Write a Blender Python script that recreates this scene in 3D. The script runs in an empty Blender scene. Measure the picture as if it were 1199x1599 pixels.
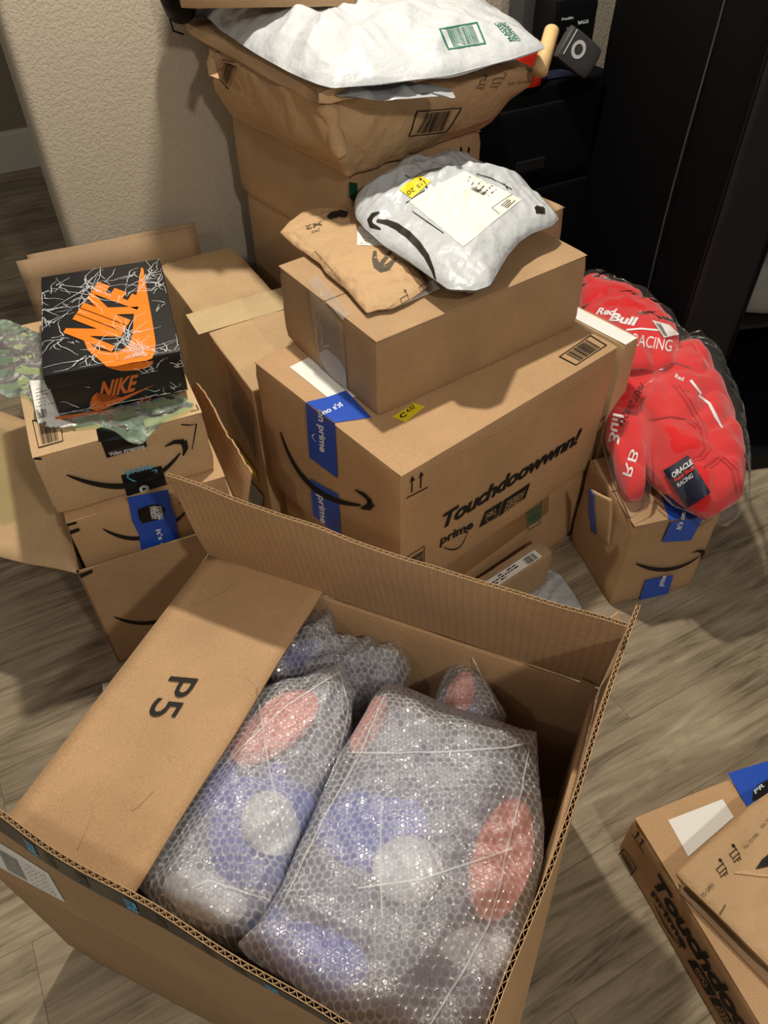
import bpy, bmesh, math, random
from mathutils import Vector, Matrix, noise
from mathutils.bvhtree import BVHTree
scene = bpy.context.scene
COL = scene.collection
R = math.radians

# ------------------------------------------------------------------ camera, light, exposure
PITCH, ROLL, FPX, CH = R(45.797), R(-0.893), 1196.79, 1.5
cd = bpy.data.cameras.new('camera'); cam = bpy.data.objects.new('camera', cd); COL.objects.link(cam)
cd.sensor_fit = 'VERTICAL'; cd.sensor_height = 32; cd.lens = FPX/1599*32
cd.clip_start = 0.02; cd.clip_end = 50
cam.matrix_world = Matrix.Translation((0, 0, CH)) @ Matrix.Rotation(math.pi/2-PITCH, 4, 'X') @ Matrix.Rotation(ROLL, 4, 'Z')
scene.camera = cam
w = bpy.data.worlds.new('world'); scene.world = w; w.use_nodes = True
bg = w.node_tree.nodes['Background']; bg.inputs[0].default_value = (1.0, 0.91, 0.79, 1); bg.inputs[1].default_value = 0.15
def lamp(name, loc, power, radius, col=(1.0, 0.92, 0.78)):
    d = bpy.data.lights.new(name, 'POINT'); d.energy = power; d.shadow_soft_size = radius; d.color = col
    o = bpy.data.objects.new(name, d); o.location = loc; COL.objects.link(o); return o
lamp('ceiling_light', (-0.10, 1.66, 2.5), 128, 0.045)
lamp('ceiling_light', (0.9, -0.9, 2.5), 80, 0.07)
lamp('ceiling_light', (-1.6, -0.4, 2.5), 22, 0.07)
vs = scene.view_settings
scene.display_settings.display_device = 'sRGB'
vs.view_transform = 'Standard'; vs.look = 'None'; vs.exposure = 0.22; vs.gamma = 1.0; vs.use_curve_mapping = False

# ------------------------------------------------------------------ point helpers (where a sight line meets a plane of the room)
def ray(px, py):
    a, b = px-599.5, py-799.5
    c, s = math.cos(ROLL), math.sin(ROLL)
    a, b = c*a+s*b, -s*a+c*b
    c, s = math.cos(PITCH), math.sin(PITCH)
    return Vector((a/FPX, c+(-b/FPX)*s, -s+(-b/FPX)*c))
def at(px, py, z):
    v = ray(px, py); t = (z-CH)/v.z
    return Vector((0, 0, CH))+v*t
class Face:
    def __init__(s, O, U, V):
        s.O = Vector(O); s.U = Vector(U).normalized(); s.V = Vector(V).normalized(); s.N = s.U.cross(s.V).normalized()
    def px(s, x, y):
        v = ray(x, y); o = Vector((0, 0, CH)); t = ((s.O-o).dot(s.N))/v.dot(s.N)
        q = o+v*t-s.O; return (q.dot(s.U), q.dot(s.V))
    def w(s, u, v, n=0.0): return s.O+s.U*u+s.V*v+s.N*n

# ------------------------------------------------------------------ materials
def nt(name):
    m = bpy.data.materials.new(name); m.use_nodes = True
    t = m.node_tree; b = t.nodes['Principled BSDF']; return m, t, b
def nd(t, typ, **k):
    n = t.nodes.new(typ)
    for a, v in k.items():
        if a.startswith('i_'): n.inputs[a[2:].replace('_', ' ')].default_value = v
        elif a.startswith('n'): n.inputs[int(a[1:])].default_value = v
        else: setattr(n, a, v)
    return n
def L(t, a, b): t.links.new(a, b)
def plain(name, col, rough=0.6, spec=0.3, metal=0.0, bump=0.0, bscale=200.0, var=0.0):
    m, t, b = nt(name)
    b.inputs['Base Color'].default_value = (*col, 1); b.inputs['Roughness'].default_value = rough
    b.inputs['Specular IOR Level'].default_value = spec; b.inputs['Metallic'].default_value = metal
    tc = nd(t, 'ShaderNodeTexCoord')
    if bump:
        n = nd(t, 'ShaderNodeTexNoise', i_Scale=bscale, i_Detail=4.0); L(t, tc.outputs['Object'], n.inputs['Vector'])
        bm_ = nd(t, 'ShaderNodeBump', i_Strength=min(1, bump), i_Distance=0.002 if bump < 1 else 0.006); L(t, n.outputs[0], bm_.inputs['Height']); L(t, bm_.outputs[0], b.inputs['Normal'])
    n = nd(t, 'ShaderNodeTexNoise', i_Scale=6.0, i_Detail=5.0); L(t, tc.outputs['Object'], n.inputs['Vector'])
    mx = nd(t, 'ShaderNodeMix', data_type='RGBA'); v = var if var else 0.06
    mx.inputs[6].default_value = (*[c*(1-v) for c in col], 1); mx.inputs[7].default_value = (*[min(1, c*(1+v)) for c in col], 1)
    L(t, n.outputs[0], mx.inputs[0]); L(t, mx.outputs[2], b.inputs['Base Color'])
    return m
def cardboard(name, col, lines=0.35, axis='X', rough=0.72):
    m, t, b = nt(name); tc = nd(t, 'ShaderNodeTexCoord')
    b.inputs['Roughness'].default_value = rough; b.inputs['Specular IOR Level'].default_value = 0.25
    n1 = nd(t, 'ShaderNodeTexNoise', i_Scale=5.0, i_Detail=6.0, i_Roughness=0.6)
    n2 = nd(t, 'ShaderNodeTexNoise', i_Scale=420.0, i_Detail=3.0)
    wv = nd(t, 'ShaderNodeTexWave', bands_direction=axis, i_Scale=62.0, i_Distortion=1.2, i_Detail=2.0)
    for n in (n1, n2, wv): L(t, tc.outputs['Object'], n.inputs['Vector'])
    r1 = nd(t, 'ShaderNodeMapRange'); r1.inputs[1].default_value = .3; r1.inputs[2].default_value = .7; r1.inputs[3].default_value = .88; r1.inputs[4].default_value = 1.1; L(t, n1.outputs[0], r1.inputs[0])
    r2 = nd(t, 'ShaderNodeMapRange'); r2.inputs[1].default_value = .3; r2.inputs[2].default_value = .7; r2.inputs[3].default_value = .86; r2.inputs[4].default_value = 1.12; L(t, n2.outputs[0], r2.inputs[0])
    mu = nd(t, 'ShaderNodeMath', operation='MULTIPLY'); L(t, r1.outputs[0], mu.inputs[0]); L(t, r2.outputs[0], mu.inputs[1])
    if lines > 1:
        pw_ = nd(t, 'ShaderNodeMath', operation='POWER'); L(t, wv.outputs[1], pw_.inputs[0]); pw_.inputs[1].default_value = 9
        rb = nd(t, 'ShaderNodeMath', operation='MULTIPLY_ADD'); L(t, pw_.outputs[0], rb.inputs[0]); rb.inputs[1].default_value = -.13; rb.inputs[2].default_value = 1
        m3 = nd(t, 'ShaderNodeMath', operation='MULTIPLY'); L(t, mu.outputs[0], m3.inputs[0]); L(t, rb.outputs[0], m3.inputs[1]); mu = m3; wv.inputs['Scale'].default_value = 24
    hs = nd(t, 'ShaderNodeVectorMath', operation='SCALE'); hs.inputs[0].default_value = col; L(t, mu.outputs[0], hs.inputs['Scale']); L(t, hs.outputs[0], b.inputs['Base Color'])
    ad = nd(t, 'ShaderNodeMath', operation='MULTIPLY_ADD'); L(t, wv.outputs[1], ad.inputs[0]); ad.inputs[1].default_value = lines; L(t, n2.outputs[0], ad.inputs[2])
    bp = nd(t, 'ShaderNodeBump', i_Strength=0.22, i_Distance=0.0012); L(t, ad.outputs[0], bp.inputs['Height']); L(t, bp.outputs[0], b.inputs['Normal'])
    return m
def film(name, tint=(1, 1, 1), opac=0.12, rough=0.12, spec=0.25, bump=0.6, bscale=18.0, white=(0.8, 0.82, 0.85)):
    """thin clear plastic film: mostly see-through, with sharp crinkled highlights"""
    m, t, b = nt(name); t.nodes.remove(b); out = t.nodes['Material Output']; tc = nd(t, 'ShaderNodeTexCoord')
    n = nd(t, 'ShaderNodeTexNoise', i_Scale=bscale, i_Detail=5.0, i_Roughness=0.65, i_Distortion=1.5); L(t, tc.outputs['Object'], n.inputs['Vector'])
    bp = nd(t, 'ShaderNodeBump', i_Strength=bump, i_Distance=0.02); L(t, n.outputs[0], bp.inputs['Height'])
    tr = nd(t, 'ShaderNodeBsdfTransparent'); tr.inputs[0].default_value = (*tint, 1)
    df = nd(t, 'ShaderNodeBsdfDiffuse'); df.inputs[0].default_value = (*white, 1)
    gl = nd(t, 'ShaderNodeBsdfGlossy'); gl.inputs['Roughness'].default_value = rough; L(t, bp.outputs[0], gl.inputs['Normal'])
    fr = nd(t, 'ShaderNodeLayerWeight', i_Blend=spec)
    m1 = nd(t, 'ShaderNodeMixShader'); m1.inputs[0].default_value = opac; L(t, tr.outputs[0], m1.inputs[1]); L(t, df.outputs[0], m1.inputs[2])
    m2 = nd(t, 'ShaderNodeMixShader'); L(t, fr.outputs['Fresnel'], m2.inputs[0]); L(t, m1.outputs[0], m2.inputs[1]); L(t, gl.outputs[0], m2.inputs[2])
    L(t, m2.outputs[0], out.inputs[0]); return m
def bubble(name, s=0.0112, lo=0.27, hi=0.72, white=(0.86, 0.88, 0.93)):
    """bubble wrap: a hexagonal grid of domes; walls between bubbles whiter than their centres"""
    m, t, b = nt(name); t.nodes.remove(b); out = t.nodes['Material Output']; tc = nd(t, 'ShaderNodeTexCoord')
    def vm(op, *a):
        n = nd(t, 'ShaderNodeVectorMath', operation=op)
        for i, x in enumerate(a):
            if isinstance(x, tuple): n.inputs[i].default_value = x
            else: L(t, x, n.inputs[i])
        return n
    nz = nd(t, 'ShaderNodeTexNoise', i_Scale=14.0, i_Detail=2.0); L(t, tc.outputs['Object'], nz.inputs['Vector'])
    wob = vm('MULTIPLY', nz.outputs['Color'], (0.012, 0.012, 0.0))
    pos = vm('ADD', tc.outputs['Object'], wob.outputs[0])
    p = vm('DIVIDE', pos.outputs[0], (s, s*1.732, 1.0))
    def cell(off):
        q = vm('ADD', p.outputs[0], off); f = vm('FRACTION', q.outputs[0]); c = vm('SUBTRACT', f.outputs[0], (.5, .5, 0)); k = vm('MULTIPLY', c.outputs[0], (1.0, 1.732, 0.0))
        return vm('LENGTH', k.outputs[0]).outputs['Value']
    mn = nd(t, 'ShaderNodeMath', operation='MINIMUM'); L(t, cell((0, 0, 0)), mn.inputs[0]); L(t, cell((.5, .5, 0)), mn.inputs[1])
    dome = nd(t, 'ShaderNodeMapRange', interpolation_type='SMOOTHSTEP'); dome.inputs[1].default_value = .28; dome.inputs[2].default_value = .5; dome.inputs[3].default_value = 1; dome.inputs[4].default_value = 0; L(t, mn.outputs[0], dome.inputs[0])
    cr = nd(t, 'ShaderNodeTexNoise', i_Scale=26.0, i_Detail=5.0, i_Roughness=.7, i_Distortion=2.0); L(t, tc.outputs['Object'], cr.inputs['Vector'])
    hh = nd(t, 'ShaderNodeMath', operation='MULTIPLY_ADD'); L(t, cr.outputs[0], hh.inputs[0]); hh.inputs[1].default_value = 1.6; L(t, dome.outputs[0], hh.inputs[2])
    bp = nd(t, 'ShaderNodeBump', i_Strength=0.9, i_Distance=0.003); L(t, hh.outputs[0], bp.inputs['Height'])
    tr = nd(t, 'ShaderNodeBsdfTransparent'); tr.inputs[0].default_value = (.99, .99, 1, 1)
    d0_ = nd(t, 'ShaderNodeBsdfDiffuse'); d0_.inputs[0].default_value = (*white, 1)
    tl = nd(t, 'ShaderNodeBsdfTranslucent'); tl.inputs[0].default_value = (*white, 1)
    df = nd(t, 'ShaderNodeMixShader'); df.inputs[0].default_value = .4; L(t, d0_.outputs[0], df.inputs[1]); L(t, tl.outputs[0], df.inputs[2])
    gl = nd(t, 'ShaderNodeBsdfGlossy'); gl.inputs['Roughness'].default_value = .17; L(t, bp.outputs[0], gl.inputs['Normal'])
    cl = nd(t, 'ShaderNodeTexNoise', i_Scale=9.0, i_Detail=4.0); L(t, tc.outputs['Object'], cl.inputs['Vector'])
    op = nd(t, 'ShaderNodeMapRange'); op.inputs[1].default_value = 0; op.inputs[2].default_value = 1; op.inputs[3].default_value = hi; op.inputs[4].default_value = lo; L(t, dome.outputs[0], op.inputs[0])
    o2 = nd(t, 'ShaderNodeMapRange'); o2.inputs[1].default_value = .3; o2.inputs[2].default_value = .7; o2.inputs[3].default_value = .6; o2.inputs[4].default_value = 1.15; L(t, cl.outputs[0], o2.inputs[0])
    mo = nd(t, 'ShaderNodeMath', operation='MULTIPLY', use_clamp=True); L(t, op.outputs[0], mo.inputs[0]); L(t, o2.outputs[0], mo.inputs[1])
    m1 = nd(t, 'ShaderNodeMixShader'); L(t, mo.outputs[0], m1.inputs[0]); L(t, tr.outputs[0], m1.inputs[1]); L(t, df.outputs[0], m1.inputs[2])
    m2 = nd(t, 'ShaderNodeMixShader'); m2.inputs[0].default_value = .27; L(t, m1.outputs[0], m2.inputs[1]); L(t, gl.outputs[0], m2.inputs[2])
    L(t, m2.outputs[0], out.inputs[0]); return m
def cloth(name, col, rough=.9, sheen=.3, bscale=500., bump=.4):
    m = plain(name, col, rough, .15, bump=bump, bscale=bscale, var=.12)
    m.node_tree.nodes['Principled BSDF'].inputs['Sheen Weight'].default_value = sheen; return m

CARD = (0.49, 0.308, 0.165)
M = dict(
    card=cardboard('cardboard', CARD), card_y=cardboard('cardboard along', CARD, axis='Y'),
    card_pink=cardboard('cardboard reddish', (0.415, 0.268, 0.148), lines=.15), card_dull=cardboard('cardboard dull', (0.40, 0.27, 0.16)),
    card_light=cardboard('cardboard light', (0.56, 0.382, 0.215), lines=.1), card_edge=cardboard('cardboard edge', (0.52, 0.36, 0.2), lines=0),
    card_in=cardboard('cardboard ribbed inner', (.455,.292,.158), lines=1.3), papertape=cardboard('paper tape', (0.62, 0.47, 0.27), lines=.1, rough=.4),
    kraft=plain('kraft paper', (0.49, 0.32, 0.175), .7, .25, bump=1.0, bscale=42, var=.12),
    ink=plain('black ink', (0.018, 0.015, 0.013), .6, .2), grey_ink=plain('faded ink', (0.10, 0.085, 0.06), .7, .2), green_ink=plain('green ink', (0.01, 0.14, 0.09), .5, .3),
    blue=plain('blue tape', (0.022, 0.085, 0.50), .3, .5), black_tape=plain('black tape', (0.008, 0.009, 0.011), .3, .5),
    white=plain('white paper', (0.82, 0.81, 0.78), .6, .3), cream=plain('cream paper', (0.85, 0.82, 0.70), .6, .3), white_ink=plain('white ink', (0.8, 0.82, 0.85), .5, .3),
    cyan=plain('light blue ink', (0.12, 0.45, 0.75), .5, .3), yellow=plain('yellow sticker', (0.85, 0.66, 0.02), .45, .4),
    poly=plain('white poly', (0.50, 0.525, 0.56), .30, .5, bump=1.0, bscale=30, var=.03), poly_grey=plain('grey poly', (0.36, 0.37, 0.39), .35, .5, bump=.2, bscale=40),
    black=plain('matt black', (0.004, 0.004, 0.005), .55, .2), blacker=plain('black fabric', (0.002, 0.002, 0.0025), .75, .08, bump=.3, bscale=30), dark=plain('charcoal fabric', (0.013, 0.012, 0.013), .6, .2, bump=.3, bscale=12),
    darkgrey=plain('dark grey plastic', (0.05, 0.05, 0.052), .4, .4), navy=plain('navy', (0.01, 0.013, 0.035), .5, .4),
    shoe=plain('black box board', (0.010, 0.010, 0.012), .42, .45, var=.3), orange=plain('orange ink', (0.86, 0.21, 0.012), .45, .4), copper=plain('dull orange ink', (0.55, 0.13, 0.02), .4, .4),
    red=cloth('red fleece', (0.66, 0.022, 0.025)), pink=cloth('pink plush', (0.98, 0.36, 0.31)), lilac=cloth('blue plush', (0.20, 0.25, 0.72), bump=.6, bscale=120), pale=cloth('pale plush', (0.72, 0.76, 0.84), bump=.6, bscale=120), greyblue=cloth('grey blue plush', (0.26, 0.28, 0.40)), darkblue=cloth('dark blue plush', (0.02, 0.03, 0.16)),
    redplain=plain('red plastic', (0.7, 0.03, 0.015), .4, .4), wood=plain('bare wood', (0.62, 0.42, 0.2), .5, .3, bump=.2, bscale=80, var=.2),
    film=film('clear film', opac=.03, spec=.05, rough=.12, bump=.9, bscale=24), filmgreen=film('green tinted film', tint=(.86, .96, .87), opac=.10, spec=.22, bump=1.0, bscale=34, white=(.60, .86, .66)), cleartape=film('clear tape', opac=.12, rough=.15, spec=.3, bump=.5, bscale=60),
    bubble=bubble('bubble wrap'), silver=plain('light grey', (.6, .6, .6), .4, .5),
    paint=plain('white trim paint', (0.72, 0.69, 0.62), .4, .4),
)
def wall_mat(name, col):
    m, t, b = nt(name); tc = nd(t, 'ShaderNodeTexCoord'); b.inputs['Base Color'].default_value = (*col, 1); b.inputs['Roughness'].default_value = .8; b.inputs['Specular IOR Level'].default_value = .25
    n = nd(t, 'ShaderNodeTexNoise', i_Scale=125.0, i_Detail=3.0, i_Roughness=.5, i_Distortion=.6); L(t, tc.outputs['Object'], n.inputs['Vector'])
    r = nd(t, 'ShaderNodeMapRange', interpolation_type='SMOOTHSTEP'); r.inputs[1].default_value = .44; r.inputs[2].default_value = .56; L(t, n.outputs[0], r.inputs[0])
    n2 = nd(t, 'ShaderNodeTexNoise', i_Scale=240.0, i_Detail=2.0); L(t, tc.outputs['Object'], n2.inputs['Vector'])
    a = nd(t, 'ShaderNodeMath', operation='MULTIPLY_ADD'); L(t, n2.outputs[0], a.inputs[0]); a.inputs[1].default_value = .35; L(t, r.outputs[0], a.inputs[2])
    bp = nd(t, 'ShaderNodeBump', i_Strength=.45, i_Distance=0.0014); L(t, a.outputs[0], bp.inputs['Height']); L(t, bp.outputs[0], b.inputs['Normal']); return m
M['wall'] = wall_mat('textured wall paint', (0.45, 0.395, 0.315))
M['hall'] = wall_mat('hall wall paint', (0.30, 0.26, 0.19))
def floor_mat():
    m, t, b = nt('wood plank floor'); tc = nd(t, 'ShaderNodeTexCoord'); mp = nd(t, 'ShaderNodeMapping'); mp.inputs['Rotation'].default_value = (0, 0, R(-28)); mp.inputs['Location'].default_value = (.37, .06, 0)
    L(t, tc.outputs['Object'], mp.inputs[0])
    br = nd(t, 'ShaderNodeTexBrick', offset=.37, offset_frequency=2); L(t, mp.outputs[0], br.inputs[0])
    br.inputs['Color1'].default_value = (0, 0, 0, 1); br.inputs['Color2'].default_value = (1, 1, 1, 1); br.inputs['Mortar'].default_value = (.5, .5, .5, 1)
    for k, v in (('Scale', 1.0), ('Mortar Size', .0006), ('Brick Width', 1.22), ('Row Height', .18), ('Bias', 0.0)): br.inputs[k].default_value = v
    st = nd(t, 'ShaderNodeVectorMath', operation='MULTIPLY'); L(t, mp.outputs[0], st.inputs[0]); st.inputs[1].default_value = (1.5, 12, 1)
    sh = nd(t, 'ShaderNodeVectorMath', operation='MULTIPLY_ADD'); L(t, br.outputs[0], sh.inputs[0]); sh.inputs[1].default_value = (7, 13, 5); L(t, st.outputs[0], sh.inputs[2])
    g = nd(t, 'ShaderNodeTexNoise', i_Scale=1.3, i_Detail=10.0, i_Roughness=.7, i_Distortion=2.0); L(t, sh.outputs[0], g.inputs[0])
    st2 = nd(t, 'ShaderNodeVectorMath', operation='MULTIPLY'); L(t, sh.outputs[0], st2.inputs[0]); st2.inputs[1].default_value = (1.5, 6, 1)
    g2 = nd(t, 'ShaderNodeTexNoise', i_Scale=2.0, i_Detail=8.0, i_Roughness=.7, i_Distortion=.3); L(t, st2.outputs[0], g2.inputs[0])
    k3 = nd(t, 'ShaderNodeTexNoise', i_Scale=2.6, i_Detail=3.0, i_Roughness=.5); L(t, mp.outputs[0], k3.inputs[0])
    s1 = nd(t, 'ShaderNodeMath', operation='MULTIPLY_ADD'); L(t, g2.outputs[0], s1.inputs[0]); s1.inputs[1].default_value = .45; L(t, g.outputs[0], s1.inputs[2])
    s2 = nd(t, 'ShaderNodeMath', operation='MULTIPLY_ADD'); L(t, k3.outputs[0], s2.inputs[0]); s2.inputs[1].default_value = .6; L(t, s1.outputs[0], s2.inputs[2])
    cr = nd(t, 'ShaderNodeValToRGB'); L(t, s2.outputs[0], cr.inputs[0])
    e = cr.color_ramp.elements; e[0].position = .78; e[0].color = (.06, .043, .027, 1); e[1].position = 1.25; e[1].color = (.43, .36, .255, 1)
    e[1].position = 1.0
    x = cr.color_ramp.elements.new(.90); x.color = (.25, .20, .135, 1)
    rr = nd(t, 'ShaderNodeMapRange'); rr.inputs[1].default_value = .7; rr.inputs[2].default_value = 1.35; L(t, s2.outputs[0], rr.inputs[0]); L(t, rr.outputs[0], cr.inputs[0])
    e[0].position = .12
    cr.color_ramp.elements[0].position = .1; cr.color_ramp.elements[1].position = .42; cr.color_ramp.elements[2].position = .85
    pv = nd(t, 'ShaderNodeMapRange'); pv.inputs[3].default_value = .9; pv.inputs[4].default_value = 1.08; L(t, br.outputs[0], pv.inputs[0])
    sc = nd(t, 'ShaderNodeVectorMath', operation='SCALE'); L(t, cr.outputs[0], sc.inputs[0]); L(t, pv.outputs[0], sc.inputs['Scale'])
    mx = nd(t, 'ShaderNodeMix', data_type='RGBA'); L(t, br.outputs[1], mx.inputs[0]); L(t, sc.outputs[0], mx.inputs[6]); mx.inputs[7].default_value = (.11, .085, .055, 1)
    L(t, mx.outputs[2], b.inputs['Base Color']); b.inputs['Roughness'].default_value = .45; b.inputs['Specular IOR Level'].default_value = .35
    bp = nd(t, 'ShaderNodeBump', i_Strength=.15, i_Distance=.001); L(t, s1.outputs[0], bp.inputs['Height']); L(t, bp.outputs[0], b.inputs['Normal']); return m
M['floor'] = floor_mat()

# ------------------------------------------------------------------ object helpers
def tag(o, label, cat, group=None):
    o['label'] = label; o['category'] = cat
    if group: o['group'] = group
    return o
def thing(name, label, cat, loc=(0, 0, 0), yaw=0.0, group=None):
    o = bpy.data.objects.new(name, None); COL.objects.link(o); o.empty_display_size = .05
    o.matrix_basis = Matrix.Translation(loc) @ Matrix.Rotation(yaw, 4, 'Z'); return tag(o, label, cat, group)
def top(o):
    while o.parent: o = o.parent
    return o
def mk(name, verts, faces, mat, parent=None, smooth=False, mats=None, label=None):
    """verts are given in room coordinates; they are stored relative to the thing they belong to"""
    me = bpy.data.meshes.new(name)
    inv = top(parent).matrix_basis.inverted() if parent else Matrix()
    me.from_pydata([inv @ Vector(v) for v in verts], [], faces); me.validate()
    for mm in (mats or [mat]): me.materials.append(mm)
    if smooth: me.polygons.foreach_set('use_smooth', [True]*len(me.polygons))
    me.update(); o = bpy.data.objects.new(name, me); COL.objects.link(o)
    if parent: o.parent = parent
    if label: o['label'] = label
    return o
def base_of(o, verts):
    pass
def solo(name, label, cat, verts, faces, mat, smooth=False, group=None, mats=None):
    """a thing that is one mesh, its origin at the middle of its base"""
    xs = [v[0] for v in verts]; ys = [v[1] for v in verts]; zs = [v[2] for v in verts]
    b = Vector(((min(xs)+max(xs))/2, (min(ys)+max(ys))/2, min(zs)))
    o = mk(name, [Vector(v)-b for v in verts], faces, mat, None, smooth, mats); o.location = b; return tag(o, label, cat, group)
def struct(name, verts, faces, mat, parent=None, smooth=False):
    o = mk(name, verts, faces, mat, parent, smooth)
    if not parent: o['kind'] = 'structure'
    return o
def boxvf(c0, U, V, W):
    """a parallelepiped from a corner and three edge vectors"""
    c0, U, V, W = map(Vector, (c0, U, V, W))
    v = [c0, c0+U, c0+U+V, c0+V, c0+W, c0+U+W, c0+U+V+W, c0+V+W]
    return v, [(0, 3, 2, 1), (4, 5, 6, 7), (0, 1, 5, 4), (1, 2, 6, 5), (2, 3, 7, 6), (3, 0, 4, 7)]
def join(*vfs):
    V, F = [], []
    for v, f in vfs:
        n = len(V); V += list(v); F += [tuple(i+n for i in q) for q in f]
    return V, F
def round_box(c0, U, V, W, r=.004, n=12, amp=.0012, seed=0, crush=.006):
    """box with softened, slightly battered edges and faintly wavy faces"""
    c0 = Vector(c0); ax = [Vector(U), Vector(V), Vector(W)]; Ln = [a.length for a in ax]; dr = [a.normalized() for a in ax]
    co = []
    for l in Ln:
        rr = min(r, l/3); k = max(2, int(n*min(1, l/.25)))
        co.append([0, rr*.3, rr]+[rr+(l-2*rr)*i/k for i in range(1, k)]+[l-rr, l-rr*.3, l])
    idx = {}; vs_ = []; fs = []
    so = Vector((seed*3.1, seed*1.7, seed*.9))
    def vid(i, j, k):
        if (i, j, k) in idx: return idx[(i, j, k)]
        p = Vector((co[0][i], co[1][j], co[2][k])); inner = Vector([min(max(p[a], min(r, Ln[a]/3)), Ln[a]-min(r, Ln[a]/3)) for a in range(3)])
        d = p-inner
        if d.length > 1e-9: d.normalize()
        q = inner+d*r
        m = amp*noise.noise(q*9+so)+amp*.5*noise.noise(q*30+so)
        near = sum(1 for a in range(3) if p[a] < r*1.01 or p[a] > Ln[a]-r*1.01)
        if near >= 2: m -= crush*.35*max(0, noise.noise(q*28+so))
        if near == 3: m -= crush*(.35+.5*abs(noise.noise(q*3+so)))
        q = q+d*m
        idx[(i, j, k)] = len(vs_); vs_.append(c0+dr[0]*q[0]+dr[1]*q[1]+dr[2]*q[2]); return idx[(i, j, k)]
    nx, ny, nz = [len(c)-1 for c in co]
    for a, b, c_, f in ((nx, ny, 0, lambda i, j: (i, j, 0)), (nx, ny, 1, lambda i, j: (i, j, nz)), (nx, nz, 1, lambda i, j: (i, 0, j)), (nx, nz, 0, lambda i, j: (i, ny, j)), (ny, nz, 0, lambda i, j: (0, i, j)), (ny, nz, 1, lambda i, j: (nx, i, j))):
        for i in range(a):
            for j in range(b):
                q = [vid(*f(i, j)), vid(*f(i+1, j)), vid(*f(i+1, j+1)), vid(*f(i, j+1))]
                fs.append(tuple(q if c_ else q[::-1]))
    return vs_, fs
class Box:
    """closed carton: b = x, y, yaw, w, d, z0, h; faces F (front, along w), S (left side, along d), T (top), E (right side)"""
    def __init__(s, name, label, b, mat='card', cat='box', seam='u', seed=0, group=None, r=.004, body='body', amp=.0012):
        x, y, yaw, w_, d, z0, h = b; s.b = b
        u = Vector((math.cos(yaw), math.sin(yaw), 0)); v = Vector((-math.sin(yaw), math.cos(yaw), 0)); o = Vector((x, y, z0)); s.u, s.v, s.o = u, v, o
        s.root = thing(name, label, cat, o+u*w_/2+v*d/2, yaw, group)
        th = .003 if seam else 0
        V_, F_ = round_box(o, u*w_, v*d, Vector((0, 0, h-th)), r=r, seed=seed, amp=amp); s.body = mk(body, V_, F_, M[mat], s.root, True)
        if seam:
            for k in (0, 1):
                if seam == 'u': c0 = o+v*(k*(d/2+.0012))+Vector((0, 0, h-.0042)); e1, e2 = u*w_, v*(d/2-.0012)
                else: c0 = o+u*(k*(w_/2+.0012))+Vector((0, 0, h-.0042)); e1, e2 = u*(w_/2-.0012), v*d
                a, f = round_box(c0+(e1.normalized()+e2.normalized())*.0006, e1*.997, e2*.997, Vector((0, 0, .0042)), r=.0014, seed=seed+k+5, amp=.0008, crush=.002); mk('top_flap', a, f, M[mat], s.root, True)
        up = Vector((0, 0, 1)); eps = .0012+amp*.6
        s.F = Face(o-v*eps, u, up); s.S = Face(o-u*eps+v*d, -v, up); s.T = Face(o+up*(h+.0009), u, v); s.E = Face(o+u*(w_+eps), v, up)
def aty(px, py, y):
    v = ray(px, py); return Vector((0, 0, CH))+v*(y/v.y)
def sight_face(x, y, z):
    """plane through a room point, square to the direction from which the print is read"""
    c = at(x, y, z); N = (Vector((0, 0, CH))-c).normalized(); U = Vector((0, 0, 1)).cross(N).normalized(); return Face(c, U, N.cross(U))
class Bent:
    """surface of a bent sheet: u, v in metres along c00-c10 and c00-c01"""
    def __init__(s, c00, c10, c11, c01, side, wave, seed, edge, off):
        s.c = list(map(Vector, (c00, c10, c11, c01))); s.N = (s.c[1]-s.c[0]).cross(s.c[3]-s.c[0]).normalized()*side; s.W = (s.c[1]-s.c[0]).length; s.L = (s.c[3]-s.c[0]).length
        s.wave, s.seed, s.edge, s.off = wave, seed, edge, off; s.U = (s.c[1]-s.c[0]).normalized(); s.V = (s.c[3]-s.c[0]).normalized(); s.O = s.c[0]
    def w(s, u, v, n=0.0):
        a, t = u/s.W, v/s.L; tt = t*(s.edge(a) if s.edge else 1); c = s.c
        p = (c[0]*(1-a)+c[1]*a)*(1-tt)+(c[3]*(1-a)+c[2]*a)*tt
        return p+s.N*(s.wave*noise.noise(p*6+Vector((s.seed, 0, 0)))*t+s.off+n)
def fpoly(name, face, pts, mat, parent, px=True, label=None, off=0.0, proj=None, sub=0):
    """a flat patch (tape, label, ink) lying on a face"""
    P = [face.px(*p) if px else p for p in pts]
    return patch(name, face, [P], mat, parent, label, off, proj, sub)
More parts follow.
